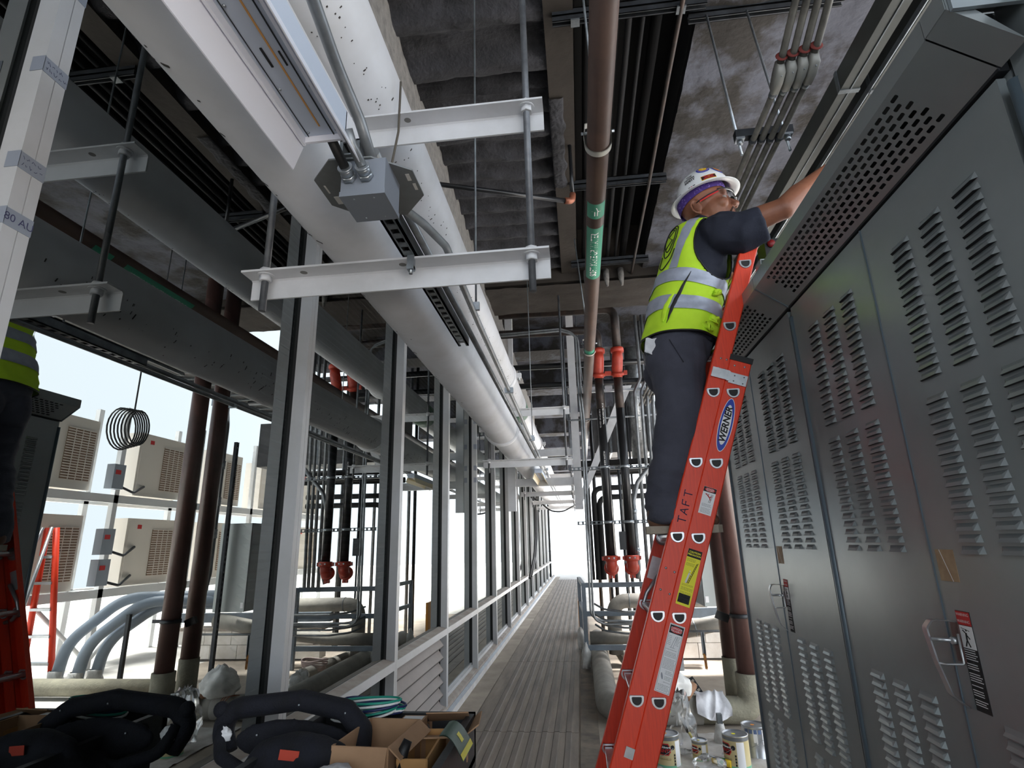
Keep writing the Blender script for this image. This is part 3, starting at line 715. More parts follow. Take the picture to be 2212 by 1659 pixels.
# ================================================================== OVERHEAD PIPES
def big_pipe(name, x, z, r, y0, y1, couplings, label, seed, side):
    t = thing(name, label, 'pipe', (x, y0, z - r), 'white jacketed pipes overhead')
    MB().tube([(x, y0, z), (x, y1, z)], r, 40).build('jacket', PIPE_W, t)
    for yc in couplings:
        c = MB().lathe([(r, -0.03), (r + 0.012, -0.028), (r + 0.02, -0.012), (r + 0.02, 0.012), (r + 0.012, 0.028), (r, 0.03)], (x, yc, z), (0, 1, 0), 36)
        c = c.build('coupling', STEEL_W, t)
        for sx in (-1, 1):
            MB().obox((x + sx*(r + 0.035), yc, z), Vector((0.03, 0, 0)), Vector((0, 0.02, 0)), Vector((0, 0, 0.022))).build('coupling_lug', STEEL_W, c)
            MB().cyl((x + sx*(r + 0.042), yc, z - 0.05), (x + sx*(r + 0.042), yc, z + 0.05), 0.010, 8).build('coupling_bolt', ZINC, c)
    rr = random.Random(seed); b = MB()
    for i in range(300):
        y = y0 + (min(y1, 6.5) - y0) * rr.random(); a = side + rr.gauss(0, 0.26)
        d = Vector((math.sin(a), 0, -math.cos(a))); tt = Vector((math.cos(a), 0, math.sin(a)))
        s = rr.uniform(0.0012, 0.0032); L = rr.choice((1, 1, 1.5, 2.5, 4) if side < 0 else (1, 1, 1, 2)) * s
        b.obox(Vector((x, y, z)) + d*(r + 0.0003), tt*L, Vector((0, s*0.8, 0)), d*0.0006)
    b.build('drip_specks', SPECK, t, kind='stuff')
    return t
pa = big_pipe('insulated_pipe', -0.673, 2.461, 0.146, -1.2, 16.0, (5.05, 9.0), 'lower white jacketed pipe resting on the lower angle bars beside the glass', 1, -0.9)
pb = big_pipe('insulated_pipe', -0.705, 3.026, 0.146, -1.2, 16.0, (5.25, 9.2), 'upper white jacketed pipe running above the lower pipe near the ceiling', 2, 0.6)
MB().tube([(-0.705, 6.45, 3.026), (-0.705, 6.8, 3.026)], 0.1475, 36).build('green_wrap', mat('green_painted_wrap', C(52, 92, 70), 0.6, 0, C(90, 112, 96), 14), pb)
# stain seam on the lower pipe jacket
MB().lathe([(0.1465, -0.004), (0.1485, 0), (0.1465, 0.004)], (-0.673, 0.62, 2.461), (0, 1, 0), 36).build('jacket_seam', mat('yellowed_seam', C(176, 168, 154), 0.7), pa)

def angle_bar(x0, x1, y, ztop, parent):
    b = MB().prism([(x0, y - 0.038, ztop), (x0, y + 0.038, ztop), (x0, y + 0.038, ztop - 0.076), (x0, y + 0.031, ztop - 0.076), (x0, y + 0.031, ztop - 0.012), (x0, y + 0.026, ztop - 0.007), (x0, y - 0.038, ztop - 0.007)], (x1 - x0, 0, 0))
    o = b.build('angle_bar', STEEL_W, parent)
    for x in (x0 + 0.2, (x0 + x1)/2 + 0.03): MB().disc((x, y - 0.004, ztop - 0.0073), 0.012, (0, 0, -1), 14).build('bolt_hole', mat('bolt_hole_shadow', C(120, 118, 116), 0.9), o)
    return o
def hanger(y, label, levels=(2.315, 2.878), x0=-1.06, x1=-0.048):
    t = thing('pipe_hanger', label, 'hanger', ((x0+x1)/2, y, 2.18), 'white angle bar hangers for the overhead pipes')
    for z in levels: angle_bar(x0, x1, y, z, t)
    for x in (x0 + 0.067, x1 - 0.057):
        r = MB().cyl((x, y - 0.004, 2.18), (x, y - 0.004, 4.4), 0.0115, 12).build('threaded_rod', ROD, t)
        for z in levels:
            n = MB(); n.cyl((x, y - 0.004, z - 0.03), (x, y - 0.004, z - 0.0105), 0.020, 6); n.cyl((x, y - 0.004, z - 0.0105), (x, y - 0.004, z - 0.0072), 0.028, 16); n.cyl((x, y - 0.004, z), (x, y - 0.004, z + 0.016), 0.020, 6)
            n.build('hex_nut', STEEL_W, r)
    return t
hanger(1.584, 'nearest white two level angle bar hanger crossing under both white pipes')
for y, l in ((6.05, 'second white angle bar hanger, just past the pipe couplings'), (10.1, 'third white angle bar hanger, beyond the white steel frame'), (12.3, 'fourth white angle bar hanger, small in the distance'), (14.3, 'farthest white angle bar hanger near the bright end')):
    hanger(y, l, x0=-1.06 if y > 11 else -1.02, x1=-0.048)

# ---- fluorescent strip light without its tubes
def fixture(y0, y1, label, m_wing, dz=0.0):
    t = thing('strip_light', label, 'light fixture', (-0.485, y1, 2.16 + dz))
    CH = mat('light_channel_enamel', C(186, 196, 212), 0.35, 0.1)
    MB().box(-0.53, -0.438, y0, y1, 2.256 + dz, 2.31 + dz).build('housing', CH, t)
    b = MB()
    for x in (-0.53, -0.444): b.box(x, x + 0.006, y0, y1 + 0.002, 2.238 + dz, 2.258 + dz)
    b.box(-0.53, -0.438, y1 - 0.004, y1 + 0.002, 2.242 + dz, 2.31 + dz); b.build('channel_lip', m_wing, t)
    MB().prism([(-0.531, y0, 2.258 + dz), (-0.5285, y0, 2.258 + dz), (-0.5515, y0, 2.19 + dz), (-0.554, y0, 2.19 + dz)], (0, y1 - y0 + 0.01, 0)).build('reflector_wing', m_wing, t)
    MB().prism([(-0.4395, y0, 2.258 + dz), (-0.437, y0, 2.258 + dz), (-0.412, y0, 2.20 + dz), (-0.4145, y0, 2.20 + dz)], (0, y1 - y0 + 0.02, 0)).build('reflector_wing', m_wing, t)
    MB().box(-0.483, -0.480, y0, y1 - 0.03, 2.2545 + dz, 2.2562 + dz).build('orange_wire', mat('orange_wire', C(206, 150, 84), 0.5), t)
    MB().box(-0.463, -0.461, y0, y1, 2.254 + dz, 2.2562 + dz).box(-0.517, -0.516, y0, y1, 2.254 + dz, 2.2562 + dz).build('channel_groove', DSTRUT, t)
    MB().box(-0.500, -0.496, y1 - 0.22, y1 - 0.18, 2.254 + dz, 2.2562 + dz).build('socket_slot', BLACKP, t); MB().box(-0.472, -0.469, y1 - 0.21, y1 - 0.18, 2.254 + dz, 2.2562 + dz).build('socket_slot', BLACKP, t)
    sc = MB()
    for yy in (y1 - 0.015, y1 - 0.13, y1 - 0.30):
        sc.ell((-0.512, yy, 2.255 + dz), (0.0035, 0.0035, 0.002), None, 8, 5); sc.ell((-0.452, yy, 2.255 + dz), (0.0035, 0.0035, 0.002), None, 8, 5)
    sc.build('screw_head', ZINC, t)
    return t
fixture(-0.6, 0.925, 'open white strip light with blue grey channel under the near pipes', mat('white_reflector_enamel', C(228, 230, 240), 0.3))
fixture(7.0, 8.2, 'small strip light with painted warm glow between the distant angle bars', mat('warm_glow_reflector', C(240, 226, 190), 0.35), dz=0.02)  # yellowish glow painted into the wing colour, no emission

# ---- junction box on its eight sided plate
jb = thing('junction_box', 'grey square junction box on a wide cut corner plate under pipes', 'box', (-0.43, 1.05, 2.16))
P8 = [(-0.568, 1.053), (-0.505, 0.991), (-0.411, 0.995), (-0.334, 1.052), (-0.333, 1.147), (-0.398, 1.222), (-0.533, 1.188), (-0.569, 1.153)]
pl_ = MB().prism([(x, y, 2.25) for x, y in P8], (0, 0, 0.004)).build('mounting_plate', mat('grey_sheet_steel', C(122, 126, 128), 0.45, 0.4, C(106, 108, 108), 6), jb)
s = MB()
for (a, c) in (((-0.352, 1.062), (-0.347, 1.086)), ((-0.345, 1.098), (-0.342, 1.122)), ((-0.553, 1.075), (-0.553, 1.105)), ((-0.548, 1.12), (-0.54, 1.15))):
    s.box(min(a[0], c[0]) - 0.002, max(a[0], c[0]) + 0.002, a[1], c[1], 2.2492, 2.2501)
s.build('plate_slot', mat('pale_slot', C(196, 194, 190), 0.7), pl_)
BOXM = mat('grey_enamel_box', C(124, 130, 140), 0.4, 0.2)
MB().box(-0.477, -0.378, 1.0, 1.098, 2.168, 2.25).build('box_body', BOXM, jb)
cv = MB().box(-0.4785, -0.3765, 0.9985, 1.0995, 2.16, 2.172).build('box_cover', BOXM, jb)
s = MB()
for x in (-0.45, -0.405):
    for y in (1.012, 1.085): s.ell((x, y, 2.1598), (0.0022, 0.0022, 0.001), None, 8, 4)
s.build('cover_screw', ZINC, cv)
for x, m in ((-0.458, BLACKP), (-0.420, CONDUIT)):
    c = MB(); c.cyl((x, 1.001, 2.205), (x, 0.990, 2.208), 0.017, 6); c.cyl((x, 0.990, 2.208), (x, 0.976, 2.213), 0.0145, 14); c.cyl((x, 0.976, 2.213), (x, 0.972, 2.214), 0.0165, 14)
    c.build('hose_connector', ZINC, jb)
    MB().tube([(x - (0.02 if m is BLACKP else 0.015), 0.925, 2.268), (x - 0.012, 0.945, 2.245), (x, 0.975, 2.213)], 0.0105, 12, 0.02).build('flexible_hose', m, jb)
# ---- slotted strut and conduits between the pipes
st = thing('slotted_channel', 'slotted steel channel running back from the junction box', 'channel', (-0.49, 1.8, 2.32))
b = MB().box(-0.515, -0.507, 1.06, 2.40, 2.318, 2.36).box(-0.474, -0.466, 1.06, 2.40, 2.318, 2.36).box(-0.515, -0.466, 1.06, 2.40, 2.356, 2.36)
b.box(-0.515, -0.502, 1.06, 2.40, 2.318, 2.322).box(-0.479, -0.466, 1.06, 2.40, 2.318, 2.322)
y = 1.06
while y < 2.38: b.box(-0.503, -0.478, y, y + 0.022, 2.318, 2.322); y += 0.051
b.build('channel', STRUT, st)
MB().box(-0.507, -0.474, 1.06, 2.40, 2.350, 2.356).build('channel_inside', BLACKP, st)
c = MB().box(-0.497, -0.475, 1.540, 1.556, 2.27, 2.322).box(-0.497, -0.475, 1.536, 1.56, 2.268, 2.282); c.cyl((-0.486, 1.548, 2.255), (-0.486, 1.548, 2.285), 0.006, 8); c.build('beam_clamp', ZINC, st)
b = MB().tube([(-0.44, 1.10, 2.262), (-0.43, 1.25, 2.30), (-0.405, 1.40, 2.335), (-0.375, 1.55, 2.345), (-0.385, 2.2, 2.345), (-0.40, 5.0, 2.345), (-0.40, 15, 2.345)], 0.0125, 12, 0.12)
c1 = tag(b.build('conduit', CONDUIT, None), 'long grey conduit curving out from the junction box and along the pipes', 'conduit')
for y in (1.77, 3.3, 5.0, 7.2): MB().box(-0.418, -0.365, y, y + 0.022, 2.328, 2.362).build('conduit_strap', ZINC, c1)
tag(MB().tube([(-0.445, 1.10, 2.35), (-0.445, 15, 2.345)], 0.0125, 12).build('conduit', CONDUIT, None), 'straight grey conduit beside the slotted channel', 'conduit')
tag(MB().tube([(-0.445, -0.8, 2.46), (-0.452, 0.72, 2.46), (-0.475, 0.93, 2.45), (-0.455, 1.03, 2.38), (-0.445, 1.10, 2.31)], 0.0135, 12, 0.12).build('conduit', CONDUIT, None), 'grey conduit descending beside the strip light to the plate', 'conduit')
def thin_rod(x, y, z0, label, clamp=True):
    t = thing('hanger_rod', label, 'rod', (x, y, z0), 'thin hanger rods')
    MB().cyl((x, y, z0), (x, y, 4.42), 0.0042, 8).build('rod', STRUT, t)
    if clamp: MB().box(x - 0.014, x + 0.014, y - 0.008, y + 0.008, z0 - 0.022, z0 + 0.012).build('rod_clamp', ZINC, t)
thin_rod(-0.37, 2.06, 2.365, 'thin hanger rod near the first angle bar, holding the curving conduit')
thin_rod(-0.385, 5.0, 2.365, 'thin hanger rod by the pipe couplings, second along the corridor')
# dark straps over the near pipes
for x, y0, z0, z1 in ((-0.60, 1.54, 2.30, 3.1),):
    tag(MB().tube([(x + 0.06, y0, 3.0), (x + 0.055, y0 + 0.01, 2.8), (x + 0.04, y0 - 0.02, 2.6), (x + 0.02, y0 - 0.05, 2.36)], 0.004, 6, 0.05).build('hanging_strap', mat('brown_strap', C(84, 78, 70), 0.9), None), 'thin brown strap dangling past the nearest angle bar', 'strap')

# ================================================================== BROWN MAKE-UP WATER PIPE
bp_ = thing('water_pipe', 'long brown water pipe with green flow labels under the dark recess', 'pipe', (0.18, 0, 3.15))
MB().tube([(0.18, -0.9, 3.2), (0.18, 12.8, 3.2)], 0.052, 24).build('pipe', BROWN_P, bp_)
def pipe_label(y0, y1):
    P = [[Vector((0.18 + 0.0528*math.sin(a), y, 3.2 - 0.0528*math.cos(a))) for a in [(-1.1 + 2.2*i/12) for i in range(13)]] for y in (y0, y1)]
    return MB().grid(P[::-1]).build('flow_label', GREEN_L, bp_)
def on_pipe(o):      # wrap flat lettering on the underside of the pipe
    for v in o.data.vertices:
        a = (v.co.x - 0.18)/0.0532; rr_ = 0.0533
        v.co.x = 0.18 + rr_*math.sin(a); v.co.z = 3.2 - rr_*math.cos(a)
l1 = pipe_label(2.62, 2.76)
ar = MB().add([(0.18, 2.65, 3.14), (0.205, 2.69, 3.14), (0.19, 2.69, 3.14), (0.19, 2.73, 3.14), (0.17, 2.73, 3.14), (0.17, 2.69, 3.14), (0.155, 2.69, 3.14)], [(0, 1, 2, 6), (2, 3, 4, 5), (2, 5, 6)]).build('flow_arrow', PRINT_W, l1); on_pipe(ar)
l2 = pipe_label(2.86, 3.50)
tx = text('SOFT MAKE UP WATER', 0.062, PRINT_W, (0.18, 3.18, 3.14), (0, -1, 0), (-1, 0, 0), l2, depth=0, sx=0.84, bold=0.001); on_pipe(tx)
l3 = pipe_label(5.0, 5.1)
for y in (2.21, 5.10, 8.2):
    k = MB()
    ring = [Vector((0.18 + 0.058*math.cos(a), 0, 3.2 + 0.058*math.sin(a))) for a in [PI + PI*i/16 for i in range(17)]]
    pth = [Vector((0.125, 0, 3.30)), Vector((0.118, 0, 3.25))] + ring + [Vector((0.242, 0, 3.25)), Vector((0.235, 0, 3.30))]
    pth = [Vector((0.18, 0, 3.31))] + [p for p in pth] + [Vector((0.18, 0, 3.31))]
    k.grid([[p + Vector((0, y - 0.016, 0)), p + Vector((0, y + 0.016, 0))] for p in pth]); q = []
    for p in pth:
        d = p - Vector((0.18, 0, 3.22)); d = d.normalized()*0.004; q.append([p + d + Vector((0, y - 0.016, 0)), p + d + Vector((0, y + 0.016, 0))])
    k.grid(q[::-1])
    cl = k.build('clevis_hanger', mat('cream_clevis', C(176, 172, 164), 0.5, 0.2), bp_)
    MB().cyl((0.105, y, 3.262), (0.258, y, 3.262), 0.007, 8).build('clevis_bolt', ZINC, cl)
    MB().cyl((0.18, y, 3.31), (0.13 if y < 3 else 0.10, y - (0.25 if y < 3 else 0.1), 4.34 if y < 8 else 4.85), 0.006, 8).build('clevis_rod', STRUT, cl)

# ================================================================== STRUTS AND CONDUITS IN THE DARK RECESS
def strut_bar(x0, x1, y, z, label, parent_things=()):
    t = thing('strut_bar', label, 'strut', ((x0+x1)/2, y, z), 'dark double struts across the recess')
    b = MB()
    for zz in (z, z + 0.045):
        b.box(x0, x1, y - 0.02, y + 0.02, zz + 0.034, zz + 0.04).box(x0, x1, y - 0.02, y - 0.017, zz, zz + 0.04).box(x0, x1, y + 0.017, y + 0.02, zz, zz + 0.04).box(x0, x1, y - 0.02, y - 0.011, zz, zz + 0.003).box(x0, x1, y + 0.011, y + 0.02, zz, zz + 0.003)
    b.build('strut', DSTRUT, t)
    return t
s1 = strut_bar(0.0, 0.86, 2.53, 4.29, 'dark double strut across the recess nearest the camera')
for x in (0.13, 0.72): MB().box(x - 0.025, x + 0.025, 2.505, 2.555, 4.28, 4.29).build('square_washer', STRUT, s1)
strut_bar(0.07, 0.87, 4.12, 4.29, 'dark double strut across the recess above the white hard hat')
strut_bar(0.06, 0.88, 5.5, 4.29, 'dark double strut at the far end of the recess')
strut_bar(0.78, 1.62, 2.62, 4.29, 'dark strut on the right concrete holding two rods')
RC1 = mat('recess_shade_black', C(10, 10, 11), 0.85, spec=0.1); RC2 = mat('recess_shade_grey', C(20, 20, 22), 0.7, spec=0.25)  # near-black colours carry the dimness of the recess, not the pipes' own finish
for i, (x, r, m) in enumerate(((0.20, 0.025, RC1), (0.285, 0.016, RC2), (0.37, 0.03, RC1), (0.455, 0.02, RC2), (0.535, 0.014, RC2), (0.62, 0.035, RC1), (0.72, 0.014, RUST_P))):
    z = 4.40 if i < 6 else 4.275
    tag(MB().tube([(x, -0.7, z + r), (x + 0.004*(-1)**i, 1.5, z + r), (x, 3.0, z + r), (x + 0.006*(-1)**i, 4.2, z + r), (x, 5.74, z + r)], r, 10, 0.3).build('recess_conduit', m, None),
        ('dark conduit in the ceiling recess, %s' % ('first from the left', 'second from the left, thin', 'third from the left, thick', 'fourth from the left', 'fifth from the left, thin', 'sixth from the left, thickest')[i]) if i < 6 else 'thin brownish conduit hanging below the struts across the recess', 'conduit')
# ---- four ceiling conduits with fittings over the cabinets
xs = (0.925, 0.965, 1.006, 1.046)
def lb_fitting(x, y):
    b = MB()
    P = []
    for (dy, hw, z0, z1) in ((-0.055, 0.010, 3.29, 3.325), (-0.045, 0.0185, 3.262, 3.325), (0.0, 0.0185, 3.245, 3.31), (0.05, 0.017, 3.242, 3.285), (0.06, 0.010, 3.25, 3.275)):
        P.append([Vector((x + sx*hw, y + dy, zz)) for sx, zz in ((-1, z0 + 0.008), (-0.75, z0), (0.75, z0), (1, z0 + 0.008), (1, z1), (-1, z1))])
    b.grid(P, True, True); n = len(b.v); b.f += [tuple(range(6))[::-1], tuple(range(n-6, n))]; b.sm += [False, False]
    return b
for i, x in enumerate(xs):
    t = thing('ceiling_conduit', 'beige conduit with fitting above the hard hat, %s of four' % ('leftmost', 'second from left', 'third from left', 'rightmost')[i], 'conduit', (x, 2.0, 3.25), 'beige ceiling conduits')
    yf = 2.02 - 0.012*i
    MB().tube([(x, yf + 0.055, 3.264), (x, 7.8, 3.264)], 0.0135, 12).build('conduit_run', CONDUIT_B, t)
    MB().tube([(x, yf - 0.05, 3.31), (x + 0.002, yf - 0.09, 3.33), (x + 0.012, yf - 0.26, 3.43), (x + 0.02, -0.8, 3.47)], 0.0145, 12, 0.12).build('conduit_bend', CONDUIT_B, t)
    f = lb_fitting(x, yf).build('conduit_fitting', mat('pale_grey_fitting', C(140, 139, 134), 0.5, 0.1), t)
    for dy in (-0.036, 0.046): MB().ell((x + 0.002, yf + dy, 3.2445 if dy > 0 else 3.258), (0.0035, 0.0035, 0.003), None, 8, 5).build('fitting_screw', ZINC, f)
    MB().lathe([(0.0135, 0), (0.0165, 0.002), (0.0165, 0.022), (0.0135, 0.024)], (x, yf + 0.055, 3.264), (0, 1, 0), 12).build('coupling_nut', STRUT, t)
    MB().ell((x, yf - 0.072, 3.322), (0.026, 0.006, 0.022), None, 12, 8).build('red_seal', mat('red_firestop', C(112, 42, 36), 0.8), t)
tr = thing('conduit_trapeze', 'short strut with two zinc rods holding the four beige ceiling conduits', 'hanger', (0.98, 2.38, 3.19))
MB().box(0.845, 1.11, 2.36, 2.40, 3.281, 3.321).build('strut', DSTRUT, tr)
for x in (0.865, 1.085):
    r = MB().cyl((x, 2.38, 3.19), (x + 0.01, 2.60, 4.30), 0.0065, 10).build('zinc_rod', ZINC, tr)
    MB().cyl((x, 2.38, 3.250), (x, 2.38, 3.268), 0.014, 6).build('hex_nut', ZINC, r); MB().box(x - 0.02, x + 0.02, 2.36, 2.40, 3.269, 3.280).build('square_washer', ZINC, r)
for x in xs: MB().lathe([(0.014, -0.012), (0.0175, -0.012), (0.0175, 0.012), (0.014, 0.012)], (x, 2.38, 3.264), (0, 1, 0), 12).build('pipe_strap', DSTRUT, tr)
# copper elbow and black branch line under the deck
cb = thing('branch_pipe', 'black branch pipe with copper elbow under the ridged deck', 'pipe', (0.0, 3.6, 3.9))
MB().tube([(-0.95, 3.25, 3.86), (0.02, 3.62, 3.86)], 0.018, 10).build('pipe', BLACK_P, cb)
MB().tube([(0.02, 3.62, 3.86), (0.075, 3.64, 3.86), (0.075, 3.66, 3.95), (0.075, 3.66, 4.36)], [0.022]*8, 12, 0.04).build('copper_elbow', mat('copper_fitting', C(150, 92, 70), 0.45, 0.4), cb) if False else MB().tube([(0.02, 3.62, 3.86), (0.075, 3.64, 3.865), (0.08, 3.65, 3.93)], 0.024, 12, 0.04).build('copper_elbow', mat('copper_fitting', C(150, 92, 70), 0.45, 0.4), cb)
MB().cyl((0.08, 3.65, 3.92), (0.08, 3.65, 4.37), 0.014, 10).build('riser', BLACK_P, cb)
# ================================================================== THE WORKER
SKIN = mat('brown_skin', C(148, 95, 70), 0.5, 0, C(130, 81, 60), 9, 0.06, 60)
HIVIS = mat('hi_vis_yellow_fabric', C(206, 246, 52), 0.75, 0, C(196, 238, 46), 8, 0.12, 220)
REFL = mat('silver_reflective_tape', C(178, 184, 200), 0.4, 0.15, C(160, 166, 182), 20, 0.15, 30)
NAVY = mat('dark_navy_cotton', C(40, 43, 58), 0.85, 0, C(34, 37, 50), 10, 0.15, 120)
CHAR = mat('charcoal_work_trousers', C(74, 75, 88), 0.85, 0, C(64, 65, 77), 8, 0.15, 140)
HAT = mat('white_hard_hat_shell', C(234, 236, 238), 0.3, 0, coat=0.3)
BYC = 2.53
man = thing('person', 'worker in white hard hat and yellow vest standing on the ladder, reaching over the cabinets', 'person', (0.42, BYC, 1.456))
HC = Vector((0.712, BYC - 0.02, 2.993)); HR = Euler((0, R(-10), R(-21)), 'XYZ').to_matrix(); HS = 1.15
def H(x, y, z): return HC + HR @ (Vector((x, y, z))*HS)
def HH(x, y, z): return HC + HR @ Vector((x, y, z))
def he(x, y, z, a, b, c, rot=None): return ('e', H(x, y, z), (a*HS, b*HS, c*HS), HR @ rot if rot else HR)
def hc(p, r, q, s): return ('c', H(*p), r*HS, H(*q), s*HS)
prims = [he(-0.012, 0, 0.045, 0.100, 0.078, 0.086), he(0.022, 0, -0.02, 0.068, 0.064, 0.085), he(0.040, 0, -0.083, 0.048, 0.047, 0.036), he(0.020, 0.0, -0.072, 0.05, 0.056, 0.04),
         hc((0.086, 0, 0.012), 0.0085, (0.110, 0, -0.026), 0.0135), he(0.103, 0.012, -0.033, 0.0125, 0.0095, 0.009), he(0.103, -0.012, -0.033, 0.0125, 0.0095, 0.009),
         hc((0.078, -0.040, 0.028), 0.013, (0.078, 0.040, 0.028), 0.013), he(0.056, 0.042, -0.022, 0.030, 0.024, 0.026), he(0.056, -0.042, -0.022, 0.030, 0.024, 0.026),
         hc((0.086, -0.017, -0.058), 0.0095, (0.086, 0.017, -0.058), 0.0095), hc((0.084, -0.015, -0.071), 0.0095, (0.084, 0.015, -0.071), 0.0095), he(0.076, 0, -0.096, 0.020, 0.022, 0.019),
         he(0.055, 0.0, -0.05, 0.042, 0.044, 0.035)]
for sgn in (-1, 1):
    er = Euler((R(-14*sgn), R(-12), R(18*sgn))).to_matrix()
    ex, ez = -0.036, -0.016
    prims += [he(ex, 0.077*sgn, ez, 0.019, 0.0055, 0.028, er), he(ex + 0.010, 0.074*sgn, ez - 0.004, 0.008, 0.009, 0.010)]
    rim = [(ex + 0.019*math.cos(a) - 0.004, (0.082 - 0.010*math.cos(a))*sgn, ez + 0.031*math.sin(a) + 0.002) for a in [R(35 + 235*i/8) for i in range(9)]]
    prims += [hc(rim[i], 0.0048, rim[i+1], 0.0048) for i in range(8)] + [he(ex + 0.002, 0.079*sgn, ez - 0.030, 0.008, 0.006, 0.009)]
prims += [('c', H(-0.02, 0, -0.05), 0.060, (0.672, BYC, 2.86), 0.066)]
# trunk and legs inside the clothes
prims += [('e', (0.60, BYC, 2.66), (0.115, 0.17, 0.20)), ('e', (0.50, BYC, 2.34), (0.12, 0.15, 0.16)), ('c', (0.70, 2.36, 2.775), 0.062, (0.72, 2.70, 2.775), 0.062)]
for (hx, hy, kx, ky, ax_, ay_) in ((0.475, 2.44, 0.46, 2.415, 0.37, 2.425), (0.49, 2.61, 0.50, 2.62, 0.40, 2.60)):
    prims += [('c', (hx, hy, 2.24), 0.085, (kx, ky, 1.94), 0.060), ('c', (kx, ky, 1.94), 0.058, (ax_, ay_, 1.55), 0.042), ('c', (ax_, ay_, 1.55), 0.04, (ax_ + 0.10, ay_, 1.49), 0.028)]
# right arm over the hood lip
SH, EL, WR = Vector((0.705, 2.345, 2.762)), Vector((0.955, 2.245, 2.802)), Vector((1.185, 2.30, 3.005))
prims += [('c', SH, 0.062, EL, 0.047), ('c', EL, 0.049, EL.lerp(WR, 0.35), 0.052), ('c', EL.lerp(WR, 0.3), 0.052, WR, 0.031)]
def hand(wr, fwd, up, curl, thumb_side, spread=1.0):
    f, u = as_v(fwd).normalized(), as_v(up).normalized(); s = f.cross(u).normalized()*thumb_side; out = []
    palm = wr + f*0.055
    out.append(('e', palm, (0.050, 0.014, 0.042), Matrix((f, u, s)).transposed()))
    out.append(('c', wr, 0.026, palm, 0.018))
    for k, (off, L) in enumerate(((0.030, 0.078), (0.010, 0.088), (-0.010, 0.082), (-0.029, 0.062))):
        b0 = wr + f*0.088 + s*off*spread; d1 = (f*math.cos(curl) - u*math.sin(curl)); d2 = (f*math.cos(curl*2) - u*math.sin(curl*2)); d3 = (f*math.cos(curl*2.7) - u*math.sin(curl*2.7))
        p1 = b0 + d1*L*0.45; p2 = p1 + d2*L*0.32; p3 = p2 + d3*L*0.23
        out += [('c', b0 - f*0.03, 0.0095, b0, 0.0095), ('c', b0, 0.0095, p1, 0.0088), ('c', p1, 0.0088, p2, 0.008), ('c', p2, 0.008, p3, 0.007)]
    t0 = wr + f*0.03 + s*0.03; t1 = t0 + (f*0.6 + s*0.75 - u*0.2).normalized()*0.04; t2 = t1 + (f*0.85 + s*0.35 - u*0.35).normalized()*0.032
    out += [('c', t0, 0.013, t1, 0.0105), ('c', t1, 0.0105, t2, 0.0085)]
    return out
prims += hand(WR, (0.75, 0.1, 0.65), (-0.6, 0.2, 0.75), 0.35, 1)
# left arm holding the hood lip between the rails
SL, ELL, WL = Vector((0.735, 2.695, 2.775)), Vector((0.885, 2.665, 2.555)), Vector((0.815, 2.62, 2.49))
prims += [('c', SL, 0.06, ELL, 0.046), ('c', ELL, 0.046, WL, 0.032)] + hand(WL, (-0.75, -0.1, -0.15), (-0.1, 0, 0.95), 0.75, 1)
body = blend(prims, 'body', SKIN, man, 0.0048, 3)
# face details
eyes = MB()
for sgn in (-1, 1):
    e = MB().ell(H(0.073, 0.031*sgn, 0.004), (0.0125, 0.0125, 0.0115), None, 14, 10).build('eye', mat('eye_white', C(176, 166, 158), 0.25), man)
    d = (HR @ Vector((0.97, -0.08*sgn - 0.1, 0.18))).normalized()
    MB().disc(H(0.073, 0.031*sgn, 0.004) + d*0.0124, 0.0055, d, 14).build('iris', mat('dark_iris', C(30, 20, 16), 0.2), e)
    MB().tube([H(0.090, 0.014*sgn, 0.029), H(0.092, 0.030*sgn, 0.035), H(0.080, 0.050*sgn, 0.030)], [0.003, 0.0042, 0.002], 8, 0.01, k=3).build('eyebrow', BLACKP, man) if False else MB().tube([H(0.091, 0.012*sgn, 0.028), H(0.090, 0.030*sgn, 0.034), H(0.076, 0.050*sgn, 0.028)], [0.003, 0.0042, 0.002], 8).build('eyebrow', BLACKP, man)
GOAT = mat('dark_stubble', C(84, 56, 44), 0.9, 0, C(62, 42, 34), 60)
MB().tube([H(0.080, -0.034, -0.070), H(0.092, -0.020, -0.050), H(0.0985, 0, -0.047), H(0.092, 0.020, -0.050), H(0.080, 0.034, -0.070)], [0.004, 0.0055, 0.005, 0.0055, 0.004], 8).build('moustache', GOAT, man)
MB().tube([H(0.074, -0.034, -0.078), H(0.088, -0.016, -0.098), H(0.094, 0, -0.102), H(0.088, 0.016, -0.098), H(0.074, 0.034, -0.078)], [0.005, 0.008, 0.009, 0.008, 0.005], 8).build('beard', GOAT, man)
MB().tube([H(0.0935, -0.019, -0.0645), H(0.0965, 0, -0.0635), H(0.0935, 0.019, -0.0645)], [0.001, 0.0026, 0.001], 6).build('mouth_line', mat('lip_shadow', C(84, 46, 40), 0.7), man)
# bandana
P = []
for (z, k) in ((0.0, 0.99), (0.02, 1.0), (0.045, 1.02), (0.085, 1.02)):
    row = []
    for j in range(49):
        a = 2*PI*j/48; front = 0.5 + 0.5*math.cos(a)
        zz = z if z > 0.06 else z + (0.066 - z)*min(1, front**0.5*0.9)
        row.append(H(-0.012 + 0.1035*k*math.cos(a), 0.082*k*math.sin(a), zz))
    P.append(row)
MB().grid(P).build('bandana', mat('purple_paisley_bandana', C(70, 44, 122), 0.8, 0, C(130, 108, 176), 90, thresh=(0.60, 0.66), detail=1), man)
